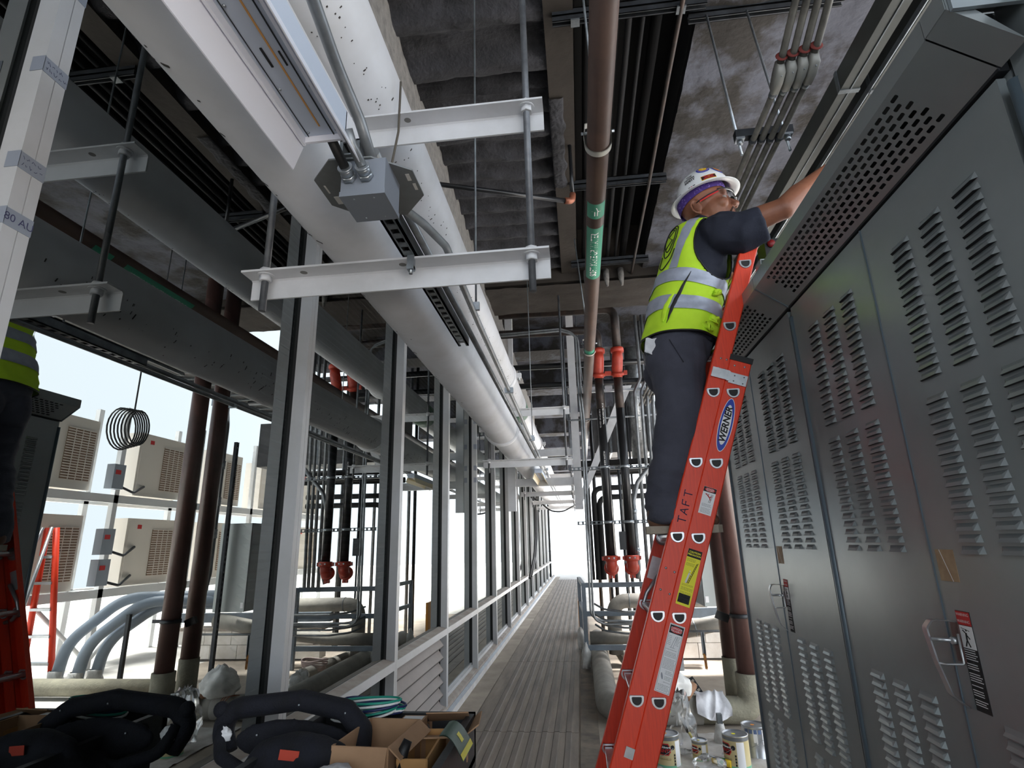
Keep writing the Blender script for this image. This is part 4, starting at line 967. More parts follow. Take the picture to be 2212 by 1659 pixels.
# hard hat
HO = Vector((0.004, 0, 0.080))
def dome(th, ph, off=0.0):
    ax, ay, hz = 0.128 + off, 0.112 + off, 0.135 + off
    return HH(HO.x + ax*math.sin(ph)*math.cos(th), HO.y + ay*math.sin(ph)*math.sin(th), HO.z + hz*max(0, math.cos(ph))**0.85)
hat = MB().grid([[dome(2*PI*j/56, max(0.001, ph)) for j in range(56)] for ph in [PI/2*i/16 for i in range(17)]], True, True)
pr = []
for (k, z) in ((1.0, 0.0), (1.04, -0.006), (1.18, -0.010), (1.31, -0.016), (1.325, -0.0175), (1.31, -0.0195), (1.18, -0.0135), (1.03, -0.010), (0.97, -0.002), (0.95, 0.03)):
    pr.append([HH(HO.x + 0.128*k*math.cos(2*PI*j/56) * (1.0 if math.cos(2*PI*j/56) < 0 else 1.0), HO.y + 0.112*k*math.sin(2*PI*j/56), HO.z + z) for j in range(56)])
hat.grid(pr, True, True)
hat = hat.build('hard_hat', HAT, man)
MB().grid([[dome(2*PI*j/40, PI/2*i/10, -0.004) for j in range(40)] for i in range(1, 11)], True, True).build('hat_lining', mat('pale_hat_inside', C(206, 212, 210), 0.5), hat)
def patch_map(th0, ph0, off):
    d = 0.01
    l1 = (dome(th0 + d, ph0) - dome(th0, ph0)).length/d; l2 = (dome(th0, ph0 + d) - dome(th0, ph0)).length/d
    return lambda u, v, o=0.0: dome(th0 + u/l1, ph0 - v/l2, off + o)
def sticker_disc(th, ph, r, m, name, par, off, inner=0.0):
    f = patch_map(th, ph, off); b = MB(); n = 32
    for (ra, rb) in (((inner*r, r),) if inner else ((0.0, r*0.5), (r*0.5, r))):
        b.grid([[f(rad*math.cos(2*PI*j/n), rad*math.sin(2*PI*j/n)) for j in range(n)] for rad in (rb, (ra + rb)/2, max(ra, 1e-5))], True, True)
    return b.build(name, m, par)
def sticker_rect(th, ph, w, h, m, name, par, off, rot=0.0, cx=0, cy=0):
    f = patch_map(th, ph, off); c, s_ = math.cos(rot), math.sin(rot); b = MB()
    b.grid([[f((cx + u*w/2)*c - (cy + v*h/2)*s_, (cx + u*w/2)*s_ + (cy + v*h/2)*c) for u in [-1 + 2*i/8 for i in range(9)]] for v in (1, 0.33, -0.33, -1)])
    return b.build(name, m, par)
def hat_text(st_, size, m, th, ph, off, par, cx=0, cy=0, rot=0, bold=0.0004):
    o = text(st_, size, m, (0, 0, 0), (1, 0, 0), (0, 1, 0), par, depth=0, bold=bold)
    f = patch_map(th, ph, off); c, s_ = math.cos(rot), math.sin(rot)
    for v in o.data.vertices:
        u, w_ = v.co.x + cx, v.co.y + cy; v.co = f(u*c - w_*s_, u*s_ + w_*c)
    return o
GOLD = mat('gold_print', C(240, 190, 40), 0.4)
th1, ph1 = R(-71), R(52)
s0 = sticker_disc(th1, ph1, 0.031, PRINT_B, 'round_sticker', hat, 0.0010)
for r_, m_, o_ in ((0.0245, mat('pink_print', C(232, 170, 150), 0.5), 0.0016), (0.0225, PRINT_B, 0.0020), (0.0185, GOLD, 0.0024), (0.004, LABEL_W, 0.0028)): sticker_disc(th1, ph1, r_, m_, 'sticker_ring', s0, o_)
th2, ph2 = R(-30), R(58)
s0 = sticker_disc(th2, ph2, 0.031, PRINT_B, 'round_sticker', hat, 0.0010)
for r_, m_, o_ in ((0.0215, PRINT_R, 0.0016), (0.0195, GOLD, 0.0020)): sticker_disc(th2, ph2, r_, m_, 'sticker_ring', s0, o_)
for cx in (-0.008, 0.0, 0.008): sticker_rect(th2, ph2, 0.004, 0.022, PRINT_R, 'sticker_mark', s0, 0.0025, cx=cx)
th3, ph3 = R(-68), R(82)
s0 = sticker_rect(th3, ph3, 0.072, 0.024, GOLD, 'flame_sticker', hat, 0.0010, R(3)); sticker_rect(th3, ph3, 0.068, 0.020, BLACKP, 'sticker_field', s0, 0.0016, R(3))
for cy in (-0.006, 0, 0.006): sticker_rect(th3, ph3, 0.054 if cy else 0.04, 0.003, PRINT_R, 'sticker_mark', s0, 0.0022, R(3), cy=cy)
for cx in (-0.002, 0.003): sticker_rect(th3, ph3, 0.0018, 0.006, GOLD, 'sticker_mark', s0, 0.0028, R(3), cx=cx)
for k_, (wd, dy) in enumerate((('TOP', 0.015), ('DOWN', 0.0), ('SAFETY', -0.015))): hat_text(wd, 0.0155, PRINT_K, R(-109), R(68), 0.0012, hat, 0, dy, R(0), 0.0008)
sticker_rect(R(-108), R(88), 0.010, 0.007, PRINT_K, 'small_sticker', hat, 0.001, cx=-0.012); sticker_rect(R(-108), R(88), 0.008, 0.006, PRINT_R, 'small_sticker', hat, 0.001, cx=0.0); sticker_rect(R(-108), R(88), 0.012, 0.007, PRINT_K, 'small_sticker', hat, 0.001, cx=0.013)
sticker_rect(R(-172), R(80), 0.022, 0.014, mat('blue_grey_print', C(90, 110, 150), 0.5), 'small_sticker', hat, 0.001); sticker_rect(R(-165), R(85), 0.012, 0.007, PRINT_R, 'small_sticker', hat, 0.0014)
# safety glasses
LENS = glass_mat('clear_lens', (0.95, 0.96, 0.98, 1), 0.04, (0.8, 0.8, 0.8, 1), 0.0, 0.18)
gl = MB().grid([[H(0.012 + (0.103 + dz*0.10)*math.cos(a), 0.080*math.sin(a), zc + (0.006 if abs(a) < 0.12 and zc < -0.01 else 0)) for a in [R(-62 + 124*i/24) for i in range(25)]] for zc, dz in ((0.030, 0.0), (0.006, 0.02), (-0.02, -0.03))])
gl = gl.build('safety_glasses', LENS, man)
MB().tube([H(0.012 + 0.1045*math.cos(a), 0.081*math.sin(a), 0.031) for a in [R(-64 + 128*i/20) for i in range(21)]], 0.0026, 8).build('glasses_brow_bar', BLACKP, gl)
for sgn in (-1, 1):
    tm = MB(); tm.grid([[H(x, sgn*y, z + h) for (x, y, z) in ((0.060, 0.074, 0.020), (0.02, 0.081, 0.012), (-0.02, 0.084, 0.004))] for h in (0.008, -0.006)]); tm.build('glasses_temple', PRINT_R, gl)
    MB().tube([H(0.062, sgn*0.074, 0.024), H(0.02, sgn*0.0825, 0.016), (H(-0.02, sgn*0.0855, 0.006)), H(-0.035, sgn*0.085, -0.001)], 0.003, 8).build('temple_tip', BLACKP, gl)
MB().tube([H(0.116, -0.010, -0.006), H(0.119, 0, -0.001), H(0.116, 0.010, -0.006)], 0.0022, 6).build('nose_pad', LABEL_W, gl)

# ---- torso shells
RING = [(2.295, 0.503, 0.160, 0.205), (2.395, 0.525, 0.158, 0.202), (2.50, 0.555, 0.150, 0.200), (2.60, 0.588, 0.145, 0.203), (2.70, 0.618, 0.140, 0.208), (2.770, 0.635, 0.134, 0.205), (2.825, 0.645, 0.124, 0.190), (2.862, 0.655, 0.108, 0.155), (2.888, 0.668, 0.080, 0.100)]
def ringv(v):
    t = v*(len(RING) - 1); i = min(int(t), len(RING) - 2); f = t - i
    return [RING[i][k]*(1 - f) + RING[i+1][k]*f for k in range(4)]
def torso(th, v, off=0.0, wr=1.0):
    z0, cx, rx, ry = ringv(v); c, s_ = math.cos(th), math.sin(th)
    e = 0.86; ux = math.copysign(abs(c)**e, c); uy = math.copysign(abs(s_)**e, s_)
    p = Vector((cx + (rx + off)*ux, BYC + (ry + off)*uy, z0 - (0.12 + 0.30*min(1, v*2.2))*rx*ux*min(1, (1.05 - v)*2.2)))
    q = p*Vector((1, 1, 1)) if False else p
    n = Vector((ux/rx, uy/ry, 0)).normalized()
    w_ = wr*(0.011*noise.noise(Vector((p.x*9, p.y*9, p.z*5))) + 0.007*(1 - 2*abs(noise.noise(Vector((p.x*7 + p.z*9, p.y*7, p.z*13))))) * (1.2 - v))
    return p + n*w_
NT, NV = 150, 80
def in_armhole(th, v):
    z0 = ringv(v)[0]
    for c in (-61, 61):
        dth = (math.degrees(th) - c + 180) % 360 - 180
        if (dth/42)**2 + ((z0 - 2.735)/0.165)**2 < 1 and z0 < 2.86: return True
    return False
def shell(cond, off, wr=1.0):
    b = MB(); idx = {}
    def vi(i, j):
        k = (i, j % NT)
        if k not in idx: idx[k] = len(b.v); b.v.append(torso(2*PI*(j % NT)/NT - PI, i/NV, off, wr))
        return idx[k]
    for i in range(NV):
        for j in range(NT):
            th = 2*PI*(j + 0.5)/NT - PI; v = (i + 0.5)/NV
            if cond(th, v): b.f.append((vi(i, j), vi(i, j+1), vi(i+1, j+1), vi(i+1, j))); b.sm.append(True)
    return b
sh = MB().grid([[torso(2*PI*j/60 - PI, v, -0.016, 0.6) for j in range(60)] for v in [i/30 for i in range(31)]], True, True)
n_ = len(sh.v); sh.f += [tuple(range(60))[::-1], tuple(range(n_ - 60, n_))]; sh.sm += [False, False]
SLE = Vector((0.872, 2.283, 2.775)); SLE2 = Vector((0.80, 2.675, 2.72))
tb1 = MB().tube([SH + Vector((-0.03, 0.02, 0)), SH, SH.lerp(SLE, 0.5) + Vector((0, 0, -0.030)), SLE + Vector((0.0, 0, -0.018))], [0.085, 0.095, 0.092, 0.082], 20); tb2 = MB().tube([SL, SL.lerp(SLE2, 0.5), SLE2], [0.085, 0.08, 0.074], 20)
shirt = blend([('m', sh.v, sh.f), ('e', SH, (0.09, 0.085, 0.09)), ('m', tb1.v, tb1.f), ('m', tb2.v, tb2.f), ('e', SL, (0.085, 0.08, 0.085)), ('c', (0.672, BYC, 2.84), 0.082, (0.682, BYC, 2.892), 0.076)], 'shirt', NAVY, man, 0.008, 4,
              disp=lambda c: 0.006*noise.noise(c*16) + 0.006*(1 - 2*abs(noise.noise(Vector((c.x*10 + c.z*8, c.y*14, c.z*16))))))
vest = shell(lambda th, v: not in_armhole(th, v), 0.006).build('safety_vest', HIVIS, man)
bnd = lambda v0, v1: (lambda th, v: v0 < v < v1 and not in_armhole(th, v))
shell(bnd(0.275, 0.355), 0.0105).build('reflective_band', REFL, vest); shell(bnd(0.13, 0.205), 0.0105).build('reflective_band', REFL, vest)
for c0, c1 in ((-128, -104), (128, 104)):
    P = []
    for i in range(40):
        v = 0.352 + 0.635*i/39; c = R(c0 + (c1 - c0)*i/39); hw = 0.024/(0.5*(ringv(v)[2] + ringv(v)[3]))
        P.append([torso(c + hw*(-1 + 2*j/6), v, 0.0112) for j in range(7)])
    MB().grid(P).build('reflective_band', REFL, vest)
# black piping at hem, slit on the near side
MB().tube([torso(2*PI*j/72 - PI, 0.0, 0.006) for j in range(73)], 0.0045, 6, cap=False).build('hem_piping', BLACKP, vest)
edge = []
for j in range(61):
    a = 2*PI*j/60; zc = 2.735 + 0.165*math.sin(a)
    if zc > 2.855: continue
    v = next((k/400 for k in range(401) if ringv(k/400)[0] >= zc), 1); edge.append(torso(R(-61 + 42*math.cos(a)), v, 0.008))
k0 = max(range(len(edge)), key=lambda k: (edge[k] - edge[(k+1) % len(edge)]).length); edge = edge[k0+1:] + edge[:k0+1]
MB().tube(edge, 0.004, 6).build('armhole_piping', BLACKP, vest)
sl = MB(); P = []
for i in range(14):
    t_ = i/13; v = 0.33 - 0.29*t_; th = R(-97 - 19*t_); w_ = 0.5 + 4.5*math.sin(PI*min(1, t_*1.05))**0.8 * (0.4 + 0.6*t_)
    P.append([torso(th - R(w_), v, 0.0125), torso(th, v, 0.0135), torso(th + R(w_*0.5), v, 0.0125)])
sl.grid(P).build('side_slit', BLACKP, vest)
P = []
for i in range(14):
    t_ = i/13; v = 0.20 - 0.15*t_; th = R(-112 - 8*t_); P.append([torso(th - R(3 + 6*math.sin(PI*t_)), v, 0.010), torso(th - R(2 + 4*math.sin(PI*t_)), v, 0.020), torso(th, v, 0.015)])
MB().grid(P).build('slit_flap', HIVIS, vest)
for k_, (th_, v_) in enumerate(((-58, 0.25), (-52, 0.10), (-66, 0.04))):
    c = torso(R(th_), v_, 0.012); rr = random.Random(k_); pts = [c + Vector((rr.uniform(-0.02, 0.03), rr.uniform(-0.012, 0.0), rr.uniform(-0.025, 0.025))) for _ in range(5)]
    MB().tube(pts, [0.012, 0.016, 0.010, 0.015, 0.008], 8, 0).build('vest_tie', HIVIS, vest)
# emblem on the back of the vest
em = MB()
def on_back(u, w_): return torso(R(180 + u/0.0026 + 28), 0.60 + w_/0.42, 0.010)
for lp_ in ([(0.045*math.cos(a), 0.07*math.sin(a)) for a in [2*PI*i/24 for i in range(25)]], [(0.034*math.cos(a), 0.055*math.sin(a)) for a in [2*PI*i/24 for i in range(25)]],
            [(-0.02, -0.045), (0.02, -0.02), (-0.012, 0.0), (0.02, 0.03), (0.0, 0.045)], [(0.052*math.cos(a), 0.078*math.sin(a) - 0.02) for a in [PI*1.15 + PI*0.7*i/14 for i in range(15)]]):
    em.tube([on_back(u, w_) for u, w_ in lp_], 0.0024, 6)
em.build('back_emblem', PRINT_K, vest)
# ---- trousers
def tro(c): return 0.005*noise.noise(c*11) + 0.0085*(1 - 2*abs(noise.noise(Vector((c.x*7 + c.z*5, c.y*7, c.z*11))))) + (0.006*(1 - 2*abs(noise.noise(Vector((c.x*6, c.y*6, c.z*24))))) if c.z < 1.72 else 0)
tp = [('e', (0.497, BYC, 2.29), (0.150, 0.190, 0.125)), ('e', (0.452, 2.44, 2.20), (0.115, 0.105, 0.12)), ('e', (0.46, 2.61, 2.20), (0.115, 0.105, 0.12))]
for (hx, hy, kx, ky, ax_, ay_) in ((0.475, 2.435, 0.458, 2.41, 0.368, 2.425), (0.50, 2.62, 0.51, 2.63, 0.40, 2.605)):
    tp += [('c', (hx, hy, 2.24), 0.120, (kx, ky, 1.94), 0.098), ('c', (kx, ky, 1.94), 0.098, (ax_ + 0.01, ay_, 1.64), 0.086)]
    leg = MB().tube([(ax_ + 0.012, ay_, 1.66), (ax_ + 0.003, ay_, 1.58), (ax_, ay_, 1.525), (ax_, ay_, 1.505)], [0.084, 0.088, 0.091, 0.090], 20); tp.append(('m', leg.v, leg.f))
trousers = blend(tp, 'trousers', CHAR, man, 0.009, 4, disp=tro)
MB().tube([(0.425, 2.322, 2.26), (0.47, 2.305, 2.15)], 0.0022, 5).build('pocket_seam', mat('dark_seam', C(48, 48, 58), 0.9), trousers)
rag_p = []
for i in range(12):
    row = []
    for j in range(10):
        u, v = i/11, j/9
        row.append(Vector((0.335 + 0.095*u - 0.01*v, 2.385 - 0.02*u + 0.012*noise.noise(Vector((u*3, v*3, 2))), 2.295 - 0.075*v*(1 - 0.45*abs(u - 0.35)) - 0.012*u + 0.006*noise.noise(Vector((u*5, v*4, 0))))))
    rag_p.append(row)
bb = MB().grid(rag_p); bb.grid([[p + Vector((0.006, 0.012, 0)) for p in row] for row in rag_p][::-1])
RAGM = mat('white_cotton_rag', C(226, 226, 230), 0.9, 0, C(204, 204, 210), 9, 0.2, 60)
tag(bb.build('pocket_rag', RAGM, None), 'white rag hanging from the back trouser pocket of the worker', 'rag')
# ---- shoes
SHOE = mat('brown_leather_shoe', C(118, 84, 66), 0.6, 0, C(98, 70, 56), 10); SOLE = mat('pale_rubber_sole', C(176, 166, 150), 0.8, 0, C(150, 140, 126), 12)
for (x0, yc) in ((0.268, 2.42), (0.292, 2.605)):
    L = 0.305
    out = [(0, -0.022), (0.015, -0.036), (0.08, -0.037), (0.16, -0.041), (0.23, -0.048), (0.28, -0.040), (0.302, -0.016), (0.302, 0.014), (0.28, 0.038), (0.22, 0.046), (0.14, 0.038), (0.06, 0.035), (0.012, 0.032), (0, 0.018)]
    s = blend([('c', (x0 + 0.05, yc, 1.515), 0.043, (x0 + 0.06, yc, 1.56), 0.045), ('c', (x0 + 0.06, yc, 1.52), 0.042, (x0 + 0.20, yc, 1.508), 0.040), ('e', (x0 + 0.235, yc, 1.505), (0.064, 0.046, 0.034))], 'shoe', SHOE, man, 0.007, 4)
    MB().prism([(x0 + a, yc + b_*1.06, 1.456) for a, b_ in out], (0, 0, 0.030)).build('sole', SOLE, s)
# ================================================================== PIPE RACK IN THE MIDDLE
def red_elbow(parent, x, y, z, top):
    e = MB()
    s = -1 if not top else 1     # bottom elbow curves down and back
    e.tube([(x, y, z), (x, y, z + s*0.10), (x, y + 0.14, z + s*0.12)], 0.066, 18, 0.12)
    o = e.build('elbow_fitting', RED_F, parent)
    c = MB().lathe([(0.058, -0.032), (0.082, -0.030), (0.086, -0.012), (0.086, 0.012), (0.082, 0.030), (0.058, 0.032)], (x, y, z), (0, 0, 1), 24)
    for sx in (-1, 1): c.obox((x + sx*0.09, y, z), Vector((0.018, 0, 0)), Vector((0, 0.02, 0)), Vector((0, 0, 0.022)))
    c.build('grooved_coupling', RED_F, parent)
    c = MB().lathe([(0.062, -0.022), (0.084, -0.020), (0.088, 0.0), (0.084, 0.020), (0.062, 0.022)], (x, y + 0.085, z + s*0.115), Vector((0, 1, s*0.5)), 24)
    for sx in (-1, 1): c.obox((x + sx*(0.02 if not top else 0.095), y + 0.07, z + s*(0.21 if not top else 0.09)), Vector((0.014, 0, 0)), Vector((0, 0.02, 0)), Vector((0, 0, 0.018)))
    c.build('grooved_coupling', RED_F, parent)
    b = MB()
    for sx in (-1, 1): b.cyl((x + sx*0.03, y - 0.09, z + 0.005), (x + sx*0.03, y - 0.075, z + 0.005), 0.010, 6)
    b.build('coupling_bolt', ZINC, parent)
for i, (x, ztop, xe) in enumerate(((0.345, 4.10, -1.4), (0.585, 4.38, -1.4))):
    t = thing('riser_pipe', ('left' if i == 0 else 'right') + ' black riser pipe with red grooved fittings at top and bottom', 'pipe', (x, 7.0, 0.98), 'black risers with red fittings')
    MB().cyl((x, 7.0, 1.24), (x, 7.0, 3.40), 0.054, 20).build('pipe', BLACK_P, t)
    MB().cyl((x, 7.0, 3.05), (x, 7.0, 3.48), 0.0545, 20).build('rusty_collar', RUST_P, t)
    red_elbow(t, x, 7.0, 1.24, False)
    e = MB().tube([(x, 7.0, 3.46), (x, 6.98, 3.56), (x + 0.01, 6.93, 3.70), (x + 0.012, 6.92, 3.78)], [0.062, 0.070, 0.070, 0.064], 18, 0.08).build('offset_fitting', RED_F, t)
    c = MB().lathe([(0.058, -0.03), (0.082, -0.028), (0.086, 0), (0.082, 0.028), (0.058, 0.03)], (x + 0.012, 6.92, 3.80), (0, 0, 1), 24); c.build('grooved_coupling', RED_F, t)
    c = MB().lathe([(0.062, -0.022), (0.084, -0.02), (0.088, 0), (0.084, 0.02), (0.062, 0.022)], (x, 6.985, 3.50), (0, -0.35, 1), 24)
    for sx in (-1, 1): c.obox((x + sx*0.10, 6.97, 3.51), Vector((0.022, 0, 0)), Vector((0, 0.018, 0)), Vector((0, 0, 0.026)))
    c.build('grooved_coupling', RED_F, t)
    MB().tube([(x + 0.012, 6.92, 3.82), (x + 0.015, 6.92, ztop), (xe, 6.92, ztop + 0.02)], 0.056, 18, 0.14).build('pipe_bend', RUST_P, t)
    for zz in (1.655, 2.315): MB().lathe([(0.055, -0.016), (0.059, -0.016), (0.059, 0.016), (0.055, 0.016)], (x, 7.0, zz), (0, 0, 1), 20).build('pipe_strap', ZINC, t)
    for wd, zc, dx, sz in ((('STATES INDUSTRIAL', 2.98, 0.022, 0.030), ('S 4X.237 HT 1250126', 2.92, -0.022, 0.026), ('4X.237W A53 B', 2.42, 0.0, 0.026)) if i == 0 else ()):
        s = text(wd, sz, PRINT_W, (x + dx, 6.945, zc), (0, 0, -1), (1, 0, 0), t, 'pipe_marking', depth=0)
        for v in s.data.vertices:
            a = (v.co.x - x)/0.0545; v.co.x = x + 0.0553*math.sin(a); v.co.y = 7.0 - 0.0553*math.cos(a)
def rack_strut(z, x0, x1, y, label):
    b = MB().box(x0, x1, y, y + 0.004, z - 0.021, z - 0.012).box(x0, x1, y, y + 0.004, z + 0.012, z + 0.021).box(x0, x1, y, y + 0.04, z + 0.018, z + 0.021).box(x0, x1, y, y + 0.04, z - 0.021, z - 0.018)
    xx = x0
    while xx < x1: b.box(xx, xx + 0.024, y, y + 0.004, z - 0.013, z + 0.013); xx += 0.055
    return tag(b.build('rack_strut', STRUT, None), label, 'strut', 'slotted struts across the pipe rack')
rack_strut(2.315, -0.10, 1.12, 7.06, 'upper slotted strut strapped behind the black risers')
rack_strut(1.655, -0.03, 1.06, 7.06, 'lower slotted strut strapped behind the black risers')
# thin conduits at the left of the rack
for i, (x, zt, zb) in enumerate(((0.075, 4.06, 0.62), (0.105, 4.03, 0.585))):
    tag(MB().tube([(-1.4, 6.85, zt + 0.02), (-0.12, 6.85, zt + 0.06), (x, 6.85, zt - 0.02), (x, 6.85, 3.2), (x + 0.015, 6.9, 2.9), (x - 0.01, 6.9, zb), (x + 0.12, 6.95, zb - 0.06), (1.0, 6.95, zb - 0.06)], 0.0135, 10, 0.16).build('conduit', CONDUIT, None),
        ('left' if i == 0 else 'right') + ' thin grey conduit of the pair bending down beside the corridor', 'conduit', 'thin conduits of the pipe rack')
for i, x in enumerate((0.80, 0.885, 0.96, 1.03)):
    tag(MB().tube([(x + 0.10, 7.25, 4.4), (x + 0.10, 7.25, 3.50), (x + 0.01, 7.25, 3.32), (x - 0.015*i - 0.02, 7.25, 0.95)], 0.022, 10, 0.12).build('conduit', CONDUIT, None),
        'grey vertical conduit between the risers and the worker, %s from the left' % ('first', 'second', 'third', 'fourth')[i], 'conduit', 'thick conduits of the pipe rack')
gc = MB().tube([(1.25, 7.12, 2.72), (0.735, 7.12, 2.13), (0.668, 7.12, 1.9), (0.668, 7.12, 1.12), (0.64, 7.14, 1.0)], 0.027, 12, 0.14)
gc = tag(gc.build('conduit', CONDUIT, None), 'bent grey conduit slanting up behind the worker right leg', 'conduit')
for z in (1.32, 1.78): MB().lathe([(0.028, -0.03), (0.034, -0.028), (0.034, 0.028), (0.028, 0.03)], (0.668, 7.12, z), (0, 0, 1), 14).build('conduit_coupling', ZINC, gc)
# black foam lines behind
for i, (x, zt) in enumerate(((0.137, 2.42), (0.218, 2.17), (0.29, 2.04))):
    tag(MB().tube([(x, 8.2, 0.93), (x, 8.2, zt), (1.5, 8.2, zt + 0.01)], 0.038 if i else 0.032, 12, 0.13).build('foam_pipe', FOAM, None), 'black foam wrapped pipe behind the risers, %s of three' % ('leftmost', 'middle', 'rightmost')[i], 'pipe', 'black foam wrapped pipes')
for z, l in ((2.56, 'upper'), (2.42, 'lower')): tag(MB().tube([(0.05, 8.45, z), (2.2 if l == 'upper' else 2.05, 8.45, z + 0.02), (2.2 if l == 'upper' else 2.05, 8.45, -0.02)], 0.045, 12, 0.12).build('horizontal_pipe', FOAM, None), l + ' dark horizontal pipe of the pair crossing behind the risers', 'pipe')
db = thing('disconnect_box', 'small dark grey box with conduit hanging between the two black risers', 'box', (0.55, 8.0, 1.32))
MB().box(0.52, 0.63, 7.95, 8.03, 1.32, 1.56).build('box', mat('dark_grey_box', C(66, 68, 72), 0.5), db); MB().cyl((0.575, 7.99, 1.56), (0.575, 7.99, 2.4), 0.018, 10).cyl((0.575, 7.99, -0.02), (0.575, 7.99, 1.32), 0.014, 10).build('box_conduit', DSTRUT, db)
# blue grey frame
fr = thing('pipe_stand', 'blue grey steel stand carrying the red fittings, feet wrapped in plastic', 'frame', (0.5, 7.3, 0))
for x, y in ((0.0, 7.30), (-0.06, 8.55), (1.08, 7.30)): MB().box(x - 0.025, x + 0.025, y - 0.025, y + 0.025, 0.0 if x < 1 else -0.02, 0.95).build('leg', BLUEGR, fr)
for z in (0.925, 0.60, 0.225): MB().box(0.025, 1.06, 7.28, 7.32, z - 0.028, z + 0.028).build('cross_rail', BLUEGR, fr)
for z in (0.925, 0.60): MB().prism([(-0.02, 7.32, z - 0.025), (0.02, 7.32, z - 0.025), (0.02, 7.32, z + 0.025), (-0.02, 7.32, z + 0.025)], (-0.055, 1.22, 0)).build('side_rail', BLUEGR, fr)
WRAP = mat('cloudy_plastic_wrap', C(224, 224, 222), 0.45, 0, C(190, 188, 184), 14, 0.4, 40, trans=0.15)
def crumple(c, rx, ry, rz, seed, amp, n=22, m=14, flat=True):
    b = MB(); b.ell((0, 0, 0), (1, 1, 1), None, n, m)
    for i, p in enumerate(b.v):
        q = p + Vector((seed*3.1, seed*1.7, 0)); k = 1 + amp*noise.noise(q*1.7) + amp*0.8*(1 - 2*abs(noise.noise(q*3.3)))
        z = p.z*rz*k
        if flat and z < -rz*0.62: z = -rz*0.62
        b.v[i] = as_v(c) + Vector((p.x*rx*k, p.y*ry*k, z))
    return b
for i, (x, y) in enumerate(((0.0, 7.30), (-0.06, 8.55))):
    tag(crumple((x - 0.01, y - 0.03, 0.10), 0.044, 0.044, 0.15, i + 2, 0.35).build('plastic_wrap', WRAP, None), ('front' if i == 0 else 'rear') + ' white plastic bag tied around the foot of the blue grey stand', 'plastic bag', 'plastic bags on the stand feet')
# insulated pipes on the floor
def insul_pipe(pts, r, label, m=INSUL, bend=0.22, bands=()):
    o = tag(MB().tube(pts, r, 20, bend, k=8).build('insulated_pipe', m, None), label, 'pipe')
    for (p, ax) in bands: MB().lathe([(r + 0.001, -0.006), (r + 0.004, -0.005), (r + 0.004, 0.005), (r + 0.001, 0.006)], p, ax, 20).build('jacket_band', STRUT, o)
    return o
insul_pipe([(0.155, 8.9, 0.10), (0.155, 5.26, 0.085), (0.74, 5.26, 0.085)], 0.105, 'fat grey insulated pipe bending around on the floor beside the walkway', bend=0.26)
insul_pipe([(0.36, 7.62, 0.10), (0.36, 7.62, 0.71), (1.5, 7.62, 0.71)], 0.088, 'grey insulated pipe behind the stand, under the red fittings', bend=0.18, bands=(((0.56, 7.62, 0.71), (1, 0, 0)),))
insul_pipe([(0.05, 7.50, 0.30), (0.7, 7.47, 0.31), (1.4, 7.43, 0.40)], 0.075, 'grey insulated pipe low across the stand', bend=0.1)
insul_pipe([(0.42, 9.2, 0.06), (0.50, 7.9, 0.055), (0.62, 6.7, 0.05)], 0.07, 'grey insulated pipe slanting down through the stand', bend=0.1)
insul_pipe([(1.05, 6.9, 0.46), (1.9, 6.9, 0.62)], 0.085, 'grey insulated pipe sloping between ladder and brown pipes', bands=(((1.20, 6.9, 0.485), (1, 0, 0.19)),), bend=0)
for i, z in enumerate((0.545, 0.49, 0.43, 0.66)):
    tag(MB().tube([(0.12, 7.2, z + 0.06), (0.22, 7.0, z + 0.02), (0.45, 6.92, z), (1.2, 6.92, z + 0.004)], 0.012, 8, 0.12).build('conduit', CONDUIT, None), 'thin grey conduit curving across the stand, %s' % ('second from top', 'third from top', 'lowest', 'topmost')[i], 'conduit', 'curving conduits at the stand')
# brown risers with painted elbow
def brown_riser(x, y, zb, label):
    t = thing('brown_riser', label, 'pipe', (x, y, 0), 'brown risers')
    MB().cyl((x, y, 0.30), (x, y, 4.9), 0.084, 24).build('pipe', RED_BR, t)
    return t
b1 = brown_riser(1.315, 5.30, 0.4, 'front brown riser with rough olive elbow, right of the ladder')
MB().tube([(1.315, 5.30, 0.36), (1.315, 5.30, 0.085), (0.66, 5.28, 0.085)], 0.102, 24, 0.2, k=8).build('coated_elbow', OLIVE_P, b1)
MB().tube([(0.90, 5.283, 0.085), (0.62, 5.27, 0.085)], 0.106, 24).build('pipe_jacket', INSUL, b1)
b2 = brown_riser(1.27, 5.58, 0.4, 'rear brown riser with pale base, partly behind the front one')
MB().cyl((1.27, 5.58, 0.0), (1.27, 5.58, 0.43), 0.092, 24).build('coated_base', OLIVE_P, b2)
cl = MB().lathe([(0.086, -0.016), (0.092, -0.016), (0.092, 0.016), (0.086, 0.016)], (1.315, 5.30, 0.80), (0, 0, 1), 24).box(1.40, 1.50, 5.29, 5.31, 0.785, 0.815).build('pipe_clamp', DSTRUT, b1)
MB().obox((1.19, 5.42, 0.78), Vector((0.05, 0, -0.02)), Vector((0, 0.02, 0)), Vector((0.015, 0, 0.03))).build('clamp_bracket', BLACKP, b2)
insul_pipe([(1.7, 5.95, 0.08), (4.3, 5.95, 0.08)], 0.085, 'pale pipe lying on the floor toward the outdoor units', OLIVE_P, 0)
